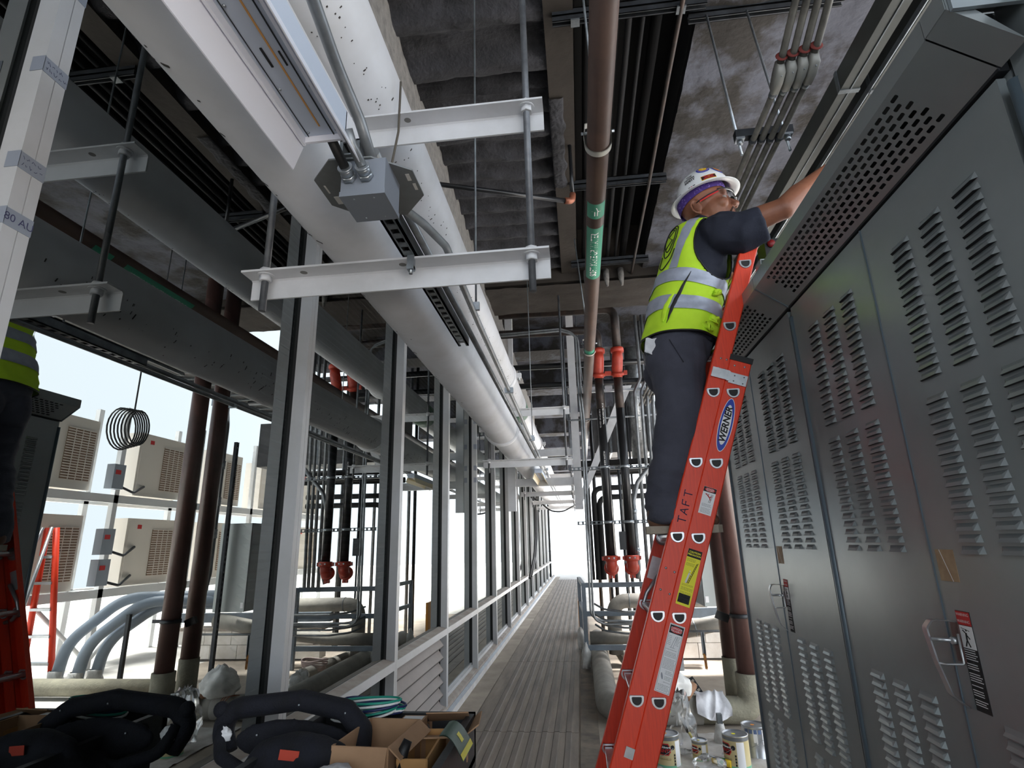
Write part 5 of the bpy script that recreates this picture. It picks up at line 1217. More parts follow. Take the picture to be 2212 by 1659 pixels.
# grey panel box, slotted post and riser conduit
pn = thing('panel_box', 'tall pale grey electrical panel box behind the brown risers', 'box', (1.45, 6.6, 0.76))
MB().box(1.24, 1.62, 6.38, 6.86, 0.76, 1.74).build('box', mat('pale_grey_panel', C(168, 174, 174), 0.4, 0.1), pn); MB().box(1.235, 1.24, 6.40, 6.84, 0.78, 1.72).build('panel_cover', mat('pale_grey_panel', C(168, 174, 174)), pn)
MB().box(1.252, 1.285, 6.376, 6.38, 0.80, 0.86).build('paper_tag', LABEL_W, pn)
sp_ = thing('slotted_post', 'perforated strut post standing beside the grey panel box', 'strut', (1.5, 6.30, -0.02))
b = MB().box(1.48, 1.484, 6.28, 6.292, -0.02, 2.7).box(1.48, 1.484, 6.308, 6.32, -0.02, 2.7).box(1.48, 1.52, 6.318, 6.322, -0.02, 2.7).box(1.48, 1.52, 6.278, 6.282, -0.02, 2.7); z = 0
while z < 2.68: b.box(1.48, 1.484, 6.29, 6.31, z, z + 0.03); z += 0.055
b.build('post', DSTRUT, sp_)
rc = MB().tube([(1.62, 6.12, 0.75), (1.55, 6.12, 1.2), (1.55, 6.12, 2.5), (1.60, 6.2, 2.9), (1.9, 6.6, 3.2)], 0.04, 12, 0.2)
rc = tag(rc.build('conduit', CONDUIT, None), 'thick grey conduit with ribbed couplings by the slotted post', 'conduit')
for z in (1.62, 1.98, 2.4): MB().lathe([(0.041, -0.05), (0.050, -0.048), (0.046, -0.015), (0.050, 0), (0.046, 0.015), (0.050, 0.048), (0.041, 0.05)], (1.55, 6.12, z), (0, 0, 1), 14).build('conduit_coupling', ZINC, rc)
# low white wall beyond
cw = struct('trim_2', (1.7, 7.9, 0))
WWALL = mat('white_painted_blocks', C(236, 234, 230), 0.8, 0, C(214, 208, 200), 6, 0.3, 24)
for r in range(2):
    for i in range(5): MB().box(1.0 + i*0.40 + 0.1*r, 1.392 + i*0.40 + 0.1*r, 7.9, 8.1, 0.0 + r*0.18, 0.174 + r*0.18).build('block', WWALL, cw)
MB().box(0.98, 3.1, 7.88, 8.12, 0.36, 0.40).build('coping', DUST_AL, cw); MB().box(0.9, 3.2, 7.95, 8.05, 0.46, 0.58).build('sill_beam', BLUEGR, cw)
hs = thing('rusty_strut', 'short hanging strut with rusted lower end in front of white wall', 'strut', (1.2, 6.5, 0.14))
MB().box(1.185, 1.192, 6.48, 6.50, 0.30, 0.50).box(1.212, 1.219, 6.48, 6.50, 0.28, 0.50).box(1.185, 1.219, 6.50, 6.505, 0.28, 0.50).build('strut', STRUT, hs)
b = MB().prism([(1.188, 6.49, 0.30), (1.217, 6.49, 0.29), (1.221, 6.49, 0.16), (1.21, 6.49, 0.14), (1.204, 6.49, 0.155), (1.196, 6.49, 0.145)], (0, 0.006, 0)).build('rusted_end', mat('orange_rust', C(160, 108, 52), 0.9, 0, C(104, 68, 40), 30), hs)
tag(MB().cyl((0.95, 6.55, 0.50), (1.9, 6.55, 0.505), 0.013, 10).build('thin_pipe', CONDUIT, None), 'thin horizontal pipe passing behind the brown risers', 'pipe')

# ---- white hanging steel frame with brace and far struts
wf = thing('steel_frame', 'white painted steel hanging frame with diagonal brace around the pipes', 'frame', (-0.5, 7.95, 1.87))
MB().box(-0.98, -0.87, 7.9, 8.0, 1.87, 4.85).build('column', STEEL_W, wf); MB().box(-0.05, 0.06, 7.9, 8.0, 1.87, 4.85).build('column', STEEL_W, wf)
MB().box(-0.87, -0.05, 7.92, 7.98, 2.205, 2.312).build('beam', STEEL_W, wf); MB().box(-0.87, -0.05, 7.92, 7.98, 2.62, 2.72).build('beam', STEEL_W, wf)
MB().prism([(0.06, 8.0, 1.98), (0.06, 8.0, 2.16), (0.72, 8.0, 3.62), (0.86, 8.0, 3.62)], (0, 0.06, 0)).build('brace', STEEL_W, wf)
tag(MB().tube([(-0.1, 7.5, 4.86), (-0.1, 7.5, 3.03), (1.2, 7.5, 3.06)], 0.012, 8, 0.05).build('thin_pipe', STRUT, None), 'thin grey rod crossing behind the risers at bracket height', 'rod')
for k_, z in enumerate((3.47, 3.36)): tag(MB().box(0.15, 1.3, 7.3, 7.34, z, z + 0.03).build('rack_strut', DSTRUT if k_ == 0 else ALU, None), ('dark' if k_ == 0 else 'bright') + ' strut behind the upper red fittings', 'strut')
# hanging black cables on the glass wall
for i, (x, y0, dx) in enumerate(((-1.16, 15.6, 0.0), (-1.12, 14.9, 0.05), (-1.10, 14.2, 0.1))):
    tag(MB().tube([(x + dx, y0 - 1.2, 2.75), (x + dx, y0 - 0.4, 2.62), (x + 0.02, y0, 2.3), (x, y0 - 0.1, 1.6), (x - 0.02, y0 - 0.5, 1.1), (x - 0.04, y0 - 1.6, 0.72)], 0.022, 8, 0.3).build('hanging_cable', BLACKP, None), 'black cable drooping down the far glass wall, %s of three' % ('first', 'second', 'third')[i], 'cable', 'black cables on the glass wall')
tag(MB().tube([(-1.05, 12.6, 2.42), (-0.85, 12.4, 2.3), (-0.6, 12.2, 2.08), (-0.35, 12.2, 2.06), (0.0, 12.4, 2.25)], 0.016, 8, 0.3).build('hanging_cable', BLACKP, None), 'black cable swagging across the corridor under the far bars', 'cable')
# far end guard rail and racks
g = thing('guard_rail', 'pale guard rail at the bright far end of the corridor', 'railing', (-1.0, 30, 0))
for z in (0.55, 1.05): MB().cyl((-1.9, 30, z), (1.5, 30, z), 0.04, 8).build('rail', STEEL_W, g)
for x in (-1.6, -0.4, 0.9): MB().cyl((x, 30, 0), (x, 30, 1.1), 0.04, 8).build('post', STEEL_W, g)
og = thing('side_bracket', 'small orange panel edge beside the walkway behind the stand', 'panel', (-0.08, 9.6, 0))
MB().box(-0.10, -0.06, 9.4, 10.2, 0.02, 0.55).build('panel', mat('orange_paint', C(222, 150, 60), 0.5), og)

# ---- ducts and vertical lines crowding the rack further back
dk = thing('air_duct', 'dark insulated duct crossing high behind the black risers', 'duct', (1.4, 9.3, 2.75))
MB().box(0.30, 2.85, 9.0, 9.6, 2.80, 3.55).build('duct_body', mat('dark_duct_wrap', C(52, 52, 54), 0.6, 0, C(70, 70, 72), 5), dk)
for x in (0.55, 1.15, 1.75, 2.35): MB().box(x, x + 0.03, 8.99, 9.61, 2.79, 3.56).build('duct_joint', STRUT, dk)
for x in (0.4, 2.2): MB().cyl((x, 9.3, 3.55), (x, 9.3, 4.86), 0.008, 6).build('hanger_rod', STRUT, dk)
d2 = thing('air_duct', 'silver wrapped round duct dropping behind the right black riser', 'duct', (0.98, 8.75, 2.3))
MB().tube([(0.98, 8.78, 4.86), (0.98, 8.78, 2.62)], 0.12, 16).build('duct_body', mat('crinkled_foil_wrap', C(150, 152, 154), 0.3, 0.7, C(110, 112, 114), 12, 0.6, 30), d2)
for i, (x, y, r) in enumerate(((0.42, 8.9, 0.02), (0.50, 9.0, 0.03), (0.66, 8.85, 0.018), (0.74, 9.05, 0.026), (0.82, 8.7, 0.016), (1.12, 8.6, 0.02), (1.2, 8.9, 0.03), (0.28, 9.8, 0.03), (0.45, 10.0, 0.03))):
    tag(MB().cyl((x, y, 0.0), (x, y, 4.86), r, 8).build('vertical_pipe', (DSTRUT, BLACK_P, CONDUIT)[i % 3], None), ('dark', 'black', 'grey')[i % 3] + ' vertical pipe in the thicket behind the risers, %s from the walkway' % ('third', 'fifth', 'sixth', 'seventh', 'eighth', 'ninth', 'tenth', 'nearest', 'fourth')[i], 'pipe', 'vertical pipes behind the risers')
for k_, z in enumerate((4.05, 3.75)): tag(MB().cyl((-1.3, 8.2, z), (2.6, 8.2, z - 0.02), 0.045, 10).build('horizontal_pipe', BLACK_P, None), ('upper' if k_ == 0 else 'lower') + ' black crossing pipe under the rear deck', 'pipe')
# ================================================================== OUTDOORS ON THE RIGHT (seen mirrored in the glass)
UN = mat('cream_unit_casing', C(238, 230, 220), 0.5); GR = mat('tan_coil_grille', C(150, 124, 104), 0.7); RACKM = mat('white_rack_steel', C(222, 224, 226), 0.5)
def unit_proto():
    t = thing('condenser_unit', 'x', 'condenser unit', (4.0, 0, 0), 'outdoor condenser units')
    MB().box(4.0, 4.36, -0.5, 0.5, 0, 0.95).build('casing', UN, t)
    MB().box(3.992, 4.0, 0.02, 0.46, 0.12, 0.80).build('grille', GR, t)
    b = MB(); z = 0.14
    while z < 0.80: b.box(3.984, 3.992, 0.02, 0.46, z, z + 0.012); z += 0.034
    for y in (0.13, 0.24, 0.35): b.box(3.984, 3.992, y, y + 0.008, 0.12, 0.80)
    b.build('grille_wires', UN, t, kind='stuff')
    MB().box(3.994, 4.0, -0.46, -0.02, 0.05, 0.90).build('access_panel', UN, t)
    MB().box(3.990, 3.994, -0.30, -0.22, 0.80, 0.86).build('label_plate', PRINT_R, t)
    return t
u0 = unit_proto(); first = True
rows = ((0.98, 'lower'), (2.26, 'upper')); ords = ('first', 'second', 'third', 'fourth', 'fifth')
for zr, rn in rows:
    for i, y in enumerate((6.45, 8.22, 9.9, 11.6, 13.3)):
        lbl = 'cream outdoor condenser unit, %s from the cabinets on the %s shelf' % (ords[i], rn)
        if first: u0.location = (4.0, y, zr); u0['label'] = lbl; first = False
        else:
            n_ = dup(u0, (0, 0, 0), lbl); n_.location = (4.0, y, zr)
rk = thing('unit_rack', 'white steel rack holding two shelves of outdoor condenser units', 'rack', (4.2, 9.5, 0))
for z in (0.86, 2.12): MB().box(3.92, 3.98, 5.7, 14.2, z, z + 0.11).box(4.38, 4.44, 5.7, 14.2, z, z + 0.11).build('shelf_beam', RACKM, rk)
for y in (5.75, 7.35, 9.05, 10.75, 12.45, 14.1):
    MB().box(3.92, 3.99, y - 0.04, y + 0.04, -0.03, 3.5).build('post', RACKM, rk); MB().box(4.38, 4.45, y - 0.04, y + 0.04, -0.03, 3.5).build('post', RACKM, rk)
    MB().box(3.98, 4.38, y - 0.03, y + 0.03, 0.9, 0.96).box(3.98, 4.38, y - 0.03, y + 0.03, 2.16, 2.22).build('cross_bar', RACKM, rk)
MB().tube([(3.95, 6.4, 0.86), (3.95, 7.3, 0.1)], 0.025, 8).tube([(3.95, 8.2, 0.86), (3.95, 7.4, 0.1)], 0.025, 8).build('brace', RACKM, rk)
for i, z in enumerate((1.02, 1.42, 2.3)):
    t = thing('disconnect_switch', 'grey outdoor disconnect switch box, %s on the rack post' % ('lowest', 'middle', 'top')[i], 'box', (3.9, 7.2 + 0.02*i, z), 'outdoor disconnect switches')
    MB().box(3.80, 3.92, 7.10, 7.30, z, z + 0.34).build('box', mat('blue_grey_enclosure', C(150, 160, 172), 0.4), t); MB().box(3.795, 3.80, 7.13, 7.22, z + 0.20, z + 0.26).build('red_label', PRINT_R, t)
    MB().tube([(3.86, 7.3, z + 0.05), (3.88, 7.6, z - 0.02), (3.98, 7.9, z + 0.1)], 0.018, 8, 0.1).build('flex_whip', DSTRUT, t)
for i, (x, y) in enumerate(((3.39, 6.32), (3.07, 6.25), (2.98, 6.41))):
    t = thing('conduit_sweep', 'large grey conduit sweeping up from the floor, %s of three outside' % ('rightmost', 'middle', 'leftmost')[i], 'conduit', (x, y, -0.03), 'large conduit sweeps outside')
    MB().tube([(x, y, 0.0), (x - 0.05, y + 0.02, 0.45), (x - 0.5, y + 0.25, 0.92 - 0.04*i), (1.75, 6.98 + 0.04*i, 0.90 - 0.06*i), (1.0, 7.1, 0.90 - 0.06*i)], 0.062, 14, 0.5, k=8).build('conduit', mat('blue_grey_pvc', C(132, 144, 158), 0.5), t)
    MB().lathe([(0.10, -0.03), (0.09, 0.06), (0.075, 0.10), (0.08, 0.16), (0.064, 0.17)], (x, y, 0), (0, 0, 1), 16).build('conduit_boot', WRAP, t)
tag(MB().box(2.62, 2.66, 6.36, 6.40, -0.03, 0.75).build('support_post', DSTRUT, None), 'dark strut post under the large conduit sweeps outside', 'strut')
sl_ = thing('step_ladder', 'orange step ladder standing outside near the condenser units', 'ladder', (3.75, 6.3, -0.03))
for x0, y0, x1, y1 in ((3.55, 6.45, 3.70, 6.28), (3.95, 6.45, 3.82, 6.28)): MB().tube([(x0, y0, -0.03), (x1, y1, 1.75)], 0.035, 6).build('side_rail', LADDER, sl_); 
for x0, y0, x1, y1 in ((3.55, 5.75, 3.70, 6.22), (3.95, 5.75, 3.82, 6.22)): MB().tube([(x0, y0, -0.03), (x1, y1, 1.75)], 0.02, 6).build('rear_rail', ALU, sl_)
for k in range(5):
    f = (k + 0.8)/6; MB().box(3.55 + 0.15*f, 3.95 - 0.13*f, 6.40 - 0.17*f, 6.48 - 0.17*f, -0.03 + 1.78*f, 0.0 + 1.78*f).build('step', ALU, sl_)
can = struct('ceiling', (5, 8, 4.5)); DECK = mat('galvanised_roof_deck', C(150, 156, 160), 0.4, 0.4)
b = MB(); y = 3.2
while y < 10.5:
    if not (5.5 < y < 5.9 or 7.0 < y < 7.35 or 8.7 < y < 9.0): b.prism([(3.0, y, 4.50), (3.0, y + 0.05, 4.46), (3.0, y + 0.15, 4.46), (3.0, y + 0.20, 4.50), (3.0, y + 0.30, 4.50), (3.0, y + 0.30, 4.515), (3.0, y, 4.515)], (0.95, 0, 0))
    y += 0.30
b.build('roof_deck', DECK, can)
for x in (3.1, 3.8): MB().box(x - 0.08, x + 0.08, 3.0, 9.4, 4.40, 4.46).box(x - 0.015, x + 0.015, 3.0, 9.4, 4.16, 4.40).box(x - 0.08, x + 0.08, 3.0, 9.4, 4.14, 4.16).build('roof_beam', BLUEGR, can)
for y in (5.4, 9.3): MB().box(2.9, 4.0, y - 0.06, y + 0.06, 4.0, 4.14).build('roof_beam', BLUEGR, can)
for y in (5.35, 9.3): MB().box(3.72, 3.88, y - 0.08, y + 0.08, -0.03, 4.14).build('column', BLUEGR, can)
cc = MB()
for k in range(7):
    a0 = random.uniform(-0.1, 0.1); cc.tube([(3.0 + 0.04*k - 0.1, 6.37 + (0.17 + 0.01*k)*math.cos(2*PI*j/20), 2.96 + (0.22 + 0.008*k)*math.sin(2*PI*j/20)) for j in range(21)], 0.010, 6, cap=False)
tag(cc.build('cable_coil', BLACKP, None), 'coil of dark cable hanging outside above the conduit sweeps', 'cable', )
tag(MB().cyl((3.0, 6.37, 3.16), (3.0, 6.37, 4.5), 0.01, 6).build('coil_hanger', DSTRUT, None), 'thin rod holding the coil of dark cable', 'rod')
# overhead tray behind the cabinets
tr_ = thing('cable_tray', 'ladder type cable tray running high behind the cabinets', 'cable tray', (2.4, 6, 3.7))
for x in (2.3, 2.72): MB().box(x, x + 0.02, -0.5, 12.8, 3.7, 3.80).build('tray_rail', STRUT, tr_)
b = MB(); y = -0.4
while y < 12.7: b.box(2.32, 2.72, y, y + 0.025, 3.71, 3.735); y += 0.3
b.build('tray_rungs', STRUT, tr_, kind='stuff')
MB().box(2.34, 2.70, -0.5, 12.8, 3.736, 3.77).build('tray_cables', BLACKP, tr_)
# ================================================================== THINGS ON THE FLOOR AND ON THE CABINET
TANCAN = mat('tan_can_label', C(206, 190, 142), 0.4); CANMET = mat('steel_can', C(186, 190, 196), 0.28, 0.75, C(160, 164, 170), 10); TEALB = mat('teal_can_band', C(120, 190, 156), 0.4); CANGR = mat('grey_can_rim', C(126, 130, 134), 0.35, 0.5)
def can_(x, y, z, r, h, label, kind, face=-1.85, dot=PRINT_Y):
    t = thing('paint_can', label, 'paint can', (x, y, z), None)
    MB().lathe([(0.0, 0.002), (r, 0.002), (r, 0.006), (r*0.985, 0.008), (r*0.985, h - 0.006), (r, h - 0.004), (r, h), (r*0.93, h + 0.001), (r*0.92, h - 0.006), (0, h - 0.006)], (x, y, z), (0, 0, 1), 32).build('can_body', CANMET if kind else TANCAN, t)
    MB().lathe([(r*1.004, h - 0.002), (r*1.01, h + 0.002), (r*0.93, h + 0.003), (r*0.92, h - 0.004), (r*0.70, h - 0.0045), (0.0, h - 0.0045)], (x, y, z), (0, 0, 1), 32).build('can_lid', CANMET, t)
    b = MB(); b.add([(x + r*0.3 + r*0.16*math.cos(2*PI*j/14) - r*0.4, y + r*0.05 + r*0.16*math.sin(2*PI*j/14), z + h - 0.0032) for j in range(14)], [tuple(range(14))]); b.build('lid_dot', dot, t)
    def arcpatch(a0, a1, z0, z1, m, name, off=0.0006):
        P = [[Vector((x + (r*0.985 + off)*math.cos(a0 + (a1 - a0)*j/12), y + (r*0.985 + off)*math.sin(a0 + (a1 - a0)*j/12), z + zz)) for j in range(13)] for zz in (z1, z0)]
        return MB().grid(P[::-1]).build(name, m, t)
    if not kind:
        MB().lathe([(r*0.992, 0.008), (r*0.992, h*0.11)], (x, y, z), (0, 0, 1), 32).build('teal_band', TEALB, t)
        MB().lathe([(r*0.992, h*0.86), (r*0.997, h*0.90), (r*0.997, h - 0.003)], (x, y, z), (0, 0, 1), 32).build('grey_rim', CANGR, t)
        def badge(ac, zc, ha, hz, m, name, off):
            b = MB(); n = 8; pts = [(-1, 0.35), (-0.7, 1), (0.7, 1), (1, 0.35), (1, -0.35), (0.7, -1), (-0.7, -1), (-1, -0.35)]
            P = []
            for v in (1, 0.35, -0.35, -1):
                w_ = 0.7 if abs(v) == 1 else 1
                P.append([Vector((x + (r*0.985 + off)*math.cos(ac + ha*w_*u), y + (r*0.985 + off)*math.sin(ac + ha*w_*u), z + zc + hz*v)) for u in (-1, -0.6, -0.2, 0.2, 0.6, 1)])
            return b.grid(P[::-1]).build(name, m, t)
        badge(face, h*0.60, 0.55, h*0.18, PRINT_R, 'label_badge', 0.0010); bd_ = badge(face, h*0.60, 0.48, h*0.15, BLACKP, 'badge_field', 0.0016)
        for wd, zc, m, sz in (('Dunn-Edwards', h*0.665, PRINT_W, r*0.19), ('PAINTS', h*0.55, PRINT_R, r*0.34)):
            o = text(wd, sz, m, (0, 0, 0), (1, 0, 0), (0, 1, 0), t, depth=0, bold=0.0006)
            for v in o.data.vertices:
                u, w_ = v.co.x, v.co.y; a = face + u/(r*0.99); v.co = Vector((x + (r*0.985 + 0.0022)*math.cos(a), y + (r*0.985 + 0.0022)*math.sin(a), z + zc + w_))
        o = text('EVERSHIELD', r*0.2, mat('brown_print', C(120, 100, 60), 0.6), (0, 0, 0), (1, 0, 0), (0, 1, 0), t, depth=0)
        for v in o.data.vertices:
            u, w_ = v.co.x, v.co.y; a = face + u/(r*0.99); v.co = Vector((x + (r*0.985 + 0.0012)*math.cos(a), y + (r*0.985 + 0.0012)*math.sin(a), z + h*0.30 + w_))
        arcpatch(face + 0.98, face + 1.6, h*0.06, h*0.84, LABEL_W, 'info_label')
        for k in range(4): arcpatch(face + 0.80, face + 0.92, h*(0.12 + 0.09*k), h*(0.19 + 0.09*k), PRINT_K, 'hazard_mark', 0.0012)
        MB().disc((x + r*1.0*math.cos(face + 0.72), y + r*1.0*math.sin(face + 0.72), z + h*0.66), r*0.17, (math.cos(face + 0.72), math.sin(face + 0.72), 0), 16).build('handle_ear', BLACKP, t)
    else:
        rr = random.Random(2)
        for k in range(9):
            a = rr.uniform(-PI, 0); arcpatch(a, a + rr.uniform(0.08, 0.2), h*rr.uniform(0.45, 0.6), h*0.93, LABEL_W, 'paint_drip')
        for k in range(4): arcpatch(-2.6 + 0.35*k, -2.35 + 0.35*k, h*0.80, h*0.93, mat('blue_grey_print', C(90, 110, 150)), 'blue_square', 0.0012)
    MB().tube([(x + r*1.02*math.cos(face + 0.72 + PI*0.999*k/10 - 0.0), y + r*1.02*math.sin(face + 0.72 - PI*k/10), z + h*(0.66 - 0.30*math.sin(PI*k/10))) if False else (x + (r + 0.012)*math.cos(face + 0.72 - PI*k/10), y + (r + 0.012)*math.sin(face + 0.72 - PI*k/10), z + h*(0.66 - 0.34*math.sin(PI*k/10))) for k in range(11)], 0.0016, 6).build('wire_handle', ZINC, t)
    return t
FZ = -0.022
can_(0.505, 4.40, FZ, 0.082, 0.192, 'tan gallon paint can at the left, nearest the ladder rail', 0, -2.0, mat('orange_dot', C(240, 150, 50), 0.5))
can_(0.735, 4.50, FZ, 0.053, 0.124, 'small tan quart paint can between the two gallon cans', 0, -2.5)
can_(0.955, 4.40, FZ, 0.084, 0.194, 'tan gallon paint can with white side label and wire handle, beside the cabinet', 0, -2.75)
can_(1.135, 4.60, FZ, 0.086, 0.194, 'drip stained silver paint can behind the right tan can', 1, -1.9, mat('orange_dot', C(240, 150, 50)))
# drop cloth under the cans
P = []
for i in range(40):
    row = []
    for j in range(30):
        u, v = i/39, j/29; row.append(Vector((0.35 + 0.95*u, 4.05 + 1.0*v, FZ + 0.004 + 0.010*max(0, 1 - 2*abs(noise.noise(Vector((u*5, v*6, 2))))) ** 3)))
    P.append(row)
tag(MB().grid(P).build('drop_cloth', mat('pale_drop_cloth', C(200, 196, 192), 0.9, 0, C(172, 166, 160), 6, 0.2, 60), None), 'pale crumpled drop cloth spread under the paint cans', 'cloth')
# clear bag, rags, tube, brush, scraper, gloves
CLEAR = glass_mat('clear_plastic_film', (0.97, 0.975, 0.98, 1), 0.05, (1, 1, 1, 1), 0.25, 0.25)
tag(crumple((0.60, 4.62, 0.12), 0.10, 0.09, 0.20, 5, 0.5, 30, 20).build('plastic_bag', CLEAR, None), 'clear crumpled plastic bag behind the left tan can', 'plastic bag')
tag(crumple((0.655, 5.16, 0.285), 0.14, 0.12, 0.13, 8, 0.30, 30, 20).build('cloth_bundle', mat('white_cloth_bundle', C(234, 233, 231), 0.9, 0, C(212, 210, 206), 6, 0.2, 40), None), 'bulky white cloth bundle piled on the insulated pipe', 'cloth')
P = []
for i in range(36):
    row = []
    for j in range(34):
        u, v = i/35, j/33; R_ = 0.112
        s = -0.09 + 0.29*v*(0.75 + 0.35*math.sin(2.2*u + 0.4))          # length along the drape, from the pipe crown to the front
        f = 0.020*noise.noise(Vector((u*4, v*2.2, 5))) + 0.022*(1 - 2*abs(noise.noise(Vector((u*3.4 + v*1.6, v*1.2, 1)))))
        a = s/R_; x = 0.865 + 0.215*u + 0.05*v*(u - 0.3) + 0.02*noise.noise(Vector((u*3, v*3, 9)))
        if a < 1.5: q = (5.272 - (R_ + 0.012 + max(0, f))*math.sin(a), 0.085 + (R_ + 0.012 + max(0, f))*math.cos(a))
        else: q = (5.272 - (R_ + 0.012 + max(0, f)), 0.085 + R_*math.cos(1.5) - (s - 1.5*R_)*0.8)
        row.append(Vector((x, q[0], max(0.0, q[1]))))
    P.append(row)
tag(MB().grid(P).build('white_rag', RAGM, None), 'white cotton rag draped over the insulated pipe before the brown risers', 'rag')
rt = thing('cardboard_tube', 'brown paper roll lying beside the white cloth bundle', 'roll', (0.79, 5.18, 0.21))
MB().lathe([(0.012, 0), (0.033, 0), (0.033, 0.17), (0.012, 0.17), (0.012, 0)], (0.76, 5.10, 0.215), (0.35, 0.5, 0.25), 16).build('tube', mat('brown_kraft_paper', C(150, 112, 86), 0.8), rt)
tag(MB().obox((0.735, 5.12, 0.255), Vector((0.05, 0.0, 0.055)), Vector((0, 0.004, 0)), Vector((-0.012, 0, 0.010))).build('taping_knife', ZINC, None), 'grey metal taping knife leaning against the paper roll', 'tool')
pbk = thing('perforated_bracket', 'perforated grey strut leaning behind the rag on the pipe', 'strut', (0.92, 5.55, 0.1))
b = MB(); d_ = Vector((-0.16, 0.05, 0.26)).normalized(); o_ = Vector((1.06, 5.48, -0.012)); s_ = Vector((0.8, 0, 0.5)).normalized()*0.02
b.obox(o_ + d_*0.17 + s_*0.8, s_*0.2, Vector((0, 0.003, 0)), d_*0.17).obox(o_ + d_*0.17 - s_*0.8, s_*0.2, Vector((0, 0.003, 0)), d_*0.17)
for k in range(9): b.obox(o_ + d_*(0.01 + k*0.04), s_*0.8, Vector((0, 0.003, 0)), d_*0.010)
b.build('strut', DSTRUT, pbk)
for i, x in enumerate((0.585, 0.61, 0.63)):
    t = thing('wire_bundle', 'copper coloured wire with yellow tag on the pipe, %s' % ('left', 'middle', 'right')[i], 'wire', (x, 5.16, 0.1), 'tagged wires on the pipe')
    MB().tube([(x - 0.10, 5.20, 0.197), (x - 0.02, 5.17, 0.192), (x, 5.150, 0.16), (x + 0.002, 5.145, 0.12)], 0.004, 6, 0.02).build('wire', mat('copper_wire', C(170, 104, 72), 0.5), t); MB().box(x - 0.008, x + 0.010, 5.140, 5.146, 0.10, 0.145).build('tag', mat('lime_tag', C(206, 214, 120), 0.5), t)
fb = thing('wrapped_post', 'short strut foot wrapped in white plastic between the cans', 'post', (0.955, 4.86, FZ))
MB().box(0.938, 0.975, 4.84, 4.88, 0.05, 0.17).build('strut', STRUT, fb)
MB().lathe([(0.056, 0), (0.05, 0.04), (0.034, 0.10), (0.03, 0.125), (0.02, 0.13)], (0.955, 4.86, FZ), (0, 0, 1), 14).build('plastic_cover', WRAP, fb)
br_ = thing('paint_brush', 'paint brush leaning behind the small quart can', 'brush', (0.68, 4.62, 0))
MB().tube([(0.655, 4.68, 0.185), (0.69, 4.63, 0.11)], [0.012, 0.016], 8).build('brush_head', BLACKP, br_); MB().tube([(0.69, 4.63, 0.11), (0.735, 4.59, 0.02)], [0.009, 0.006], 8).build('brush_handle', mat('yellow_handle', C(206, 190, 80), 0.5), br_)
gb = thing('glue_bottle', 'yellow and green tube lying in front of the right tan can', 'bottle', (0.84, 4.36, FZ))
MB().tube([(0.80, 4.42, 0.01), (0.90, 4.34, 0.01)], 0.022, 12).build('tube', mat('yellow_tube', C(232, 196, 40), 0.4), gb); MB().tube([(0.83, 4.395, 0.0105), (0.87, 4.365, 0.0105)], 0.0226, 12).build('green_label', mat('green_tube_label', C(40, 130, 60), 0.4), gb)
tag(crumple((0.75, 4.28, 0.02), 0.085, 0.05, 0.05, 11, 0.4).build('plastic_wrap', CLEAR, None), 'flattened clear plastic scrap in front of the quart can', 'plastic')
tag(crumple((0.40, 6.15, 0.06), 0.10, 0.10, 0.11, 13, 0.4).build('plastic_bag', WRAP, None), 'white plastic bag on the floor beside the fat insulated pipe', 'plastic bag')
co = MB()
for k in range(8):
    co.tube([(0.62 + (0.13 + 0.004*k)*math.cos(2*PI*j/18), 6.95 + 0.10*math.sin(2*PI*j/18), 0.05 + 0.016*k + 0.01*math.sin(4*PI*j/18 + k)) for j in range(19)], 0.009, 6, cap=False)
tag(co.build('cord_coil', mat('pinkish_grey_cord', C(170, 150, 146), 0.6), None), 'coil of pinkish grey cord on the floor behind the stand rail', 'cord')
# bracket and tool at the hood lip
ab = thing('standoff_bracket', 'grey bent metal bracket standing on the cabinet hood beside the ladder top', 'bracket', (0.82, 2.25, 2.448))
BKM = mat('grey_bent_plate', C(150, 156, 156), 0.35, 0.4)
MB().prism([(0.80, 2.20, 2.448), (0.80, 2.30, 2.448), (0.812, 2.28, 2.556), (0.812, 2.22, 2.556)], (0.004, 0, 0)).build('side_plate', BKM, ab); MB().prism([(0.812, 2.22, 2.552), (0.812, 2.28, 2.552), (0.853, 2.29, 2.556), (0.853, 2.23, 2.556)], (0, 0, 0.004)).build('top_plate', BKM, ab)
rt_ = thing('power_tool', 'black instrument with a round red face standing behind the hood lip', 'tool', (0.93, 2.43, 2.448))
MB().box(0.90, 0.985, 2.38, 2.48, 2.448, 2.735).build('tool_body', BLACKP, rt_); MB().lathe([(0.015, 0), (0.017, 0.004), (0.017, 0.010), (0.0, 0.010)], (0.928, 2.38, 2.708), (-0.2, -1, -0.1), 18).build('red_cap', mat('dark_red_cap', C(130, 24, 26), 0.5), rt_)

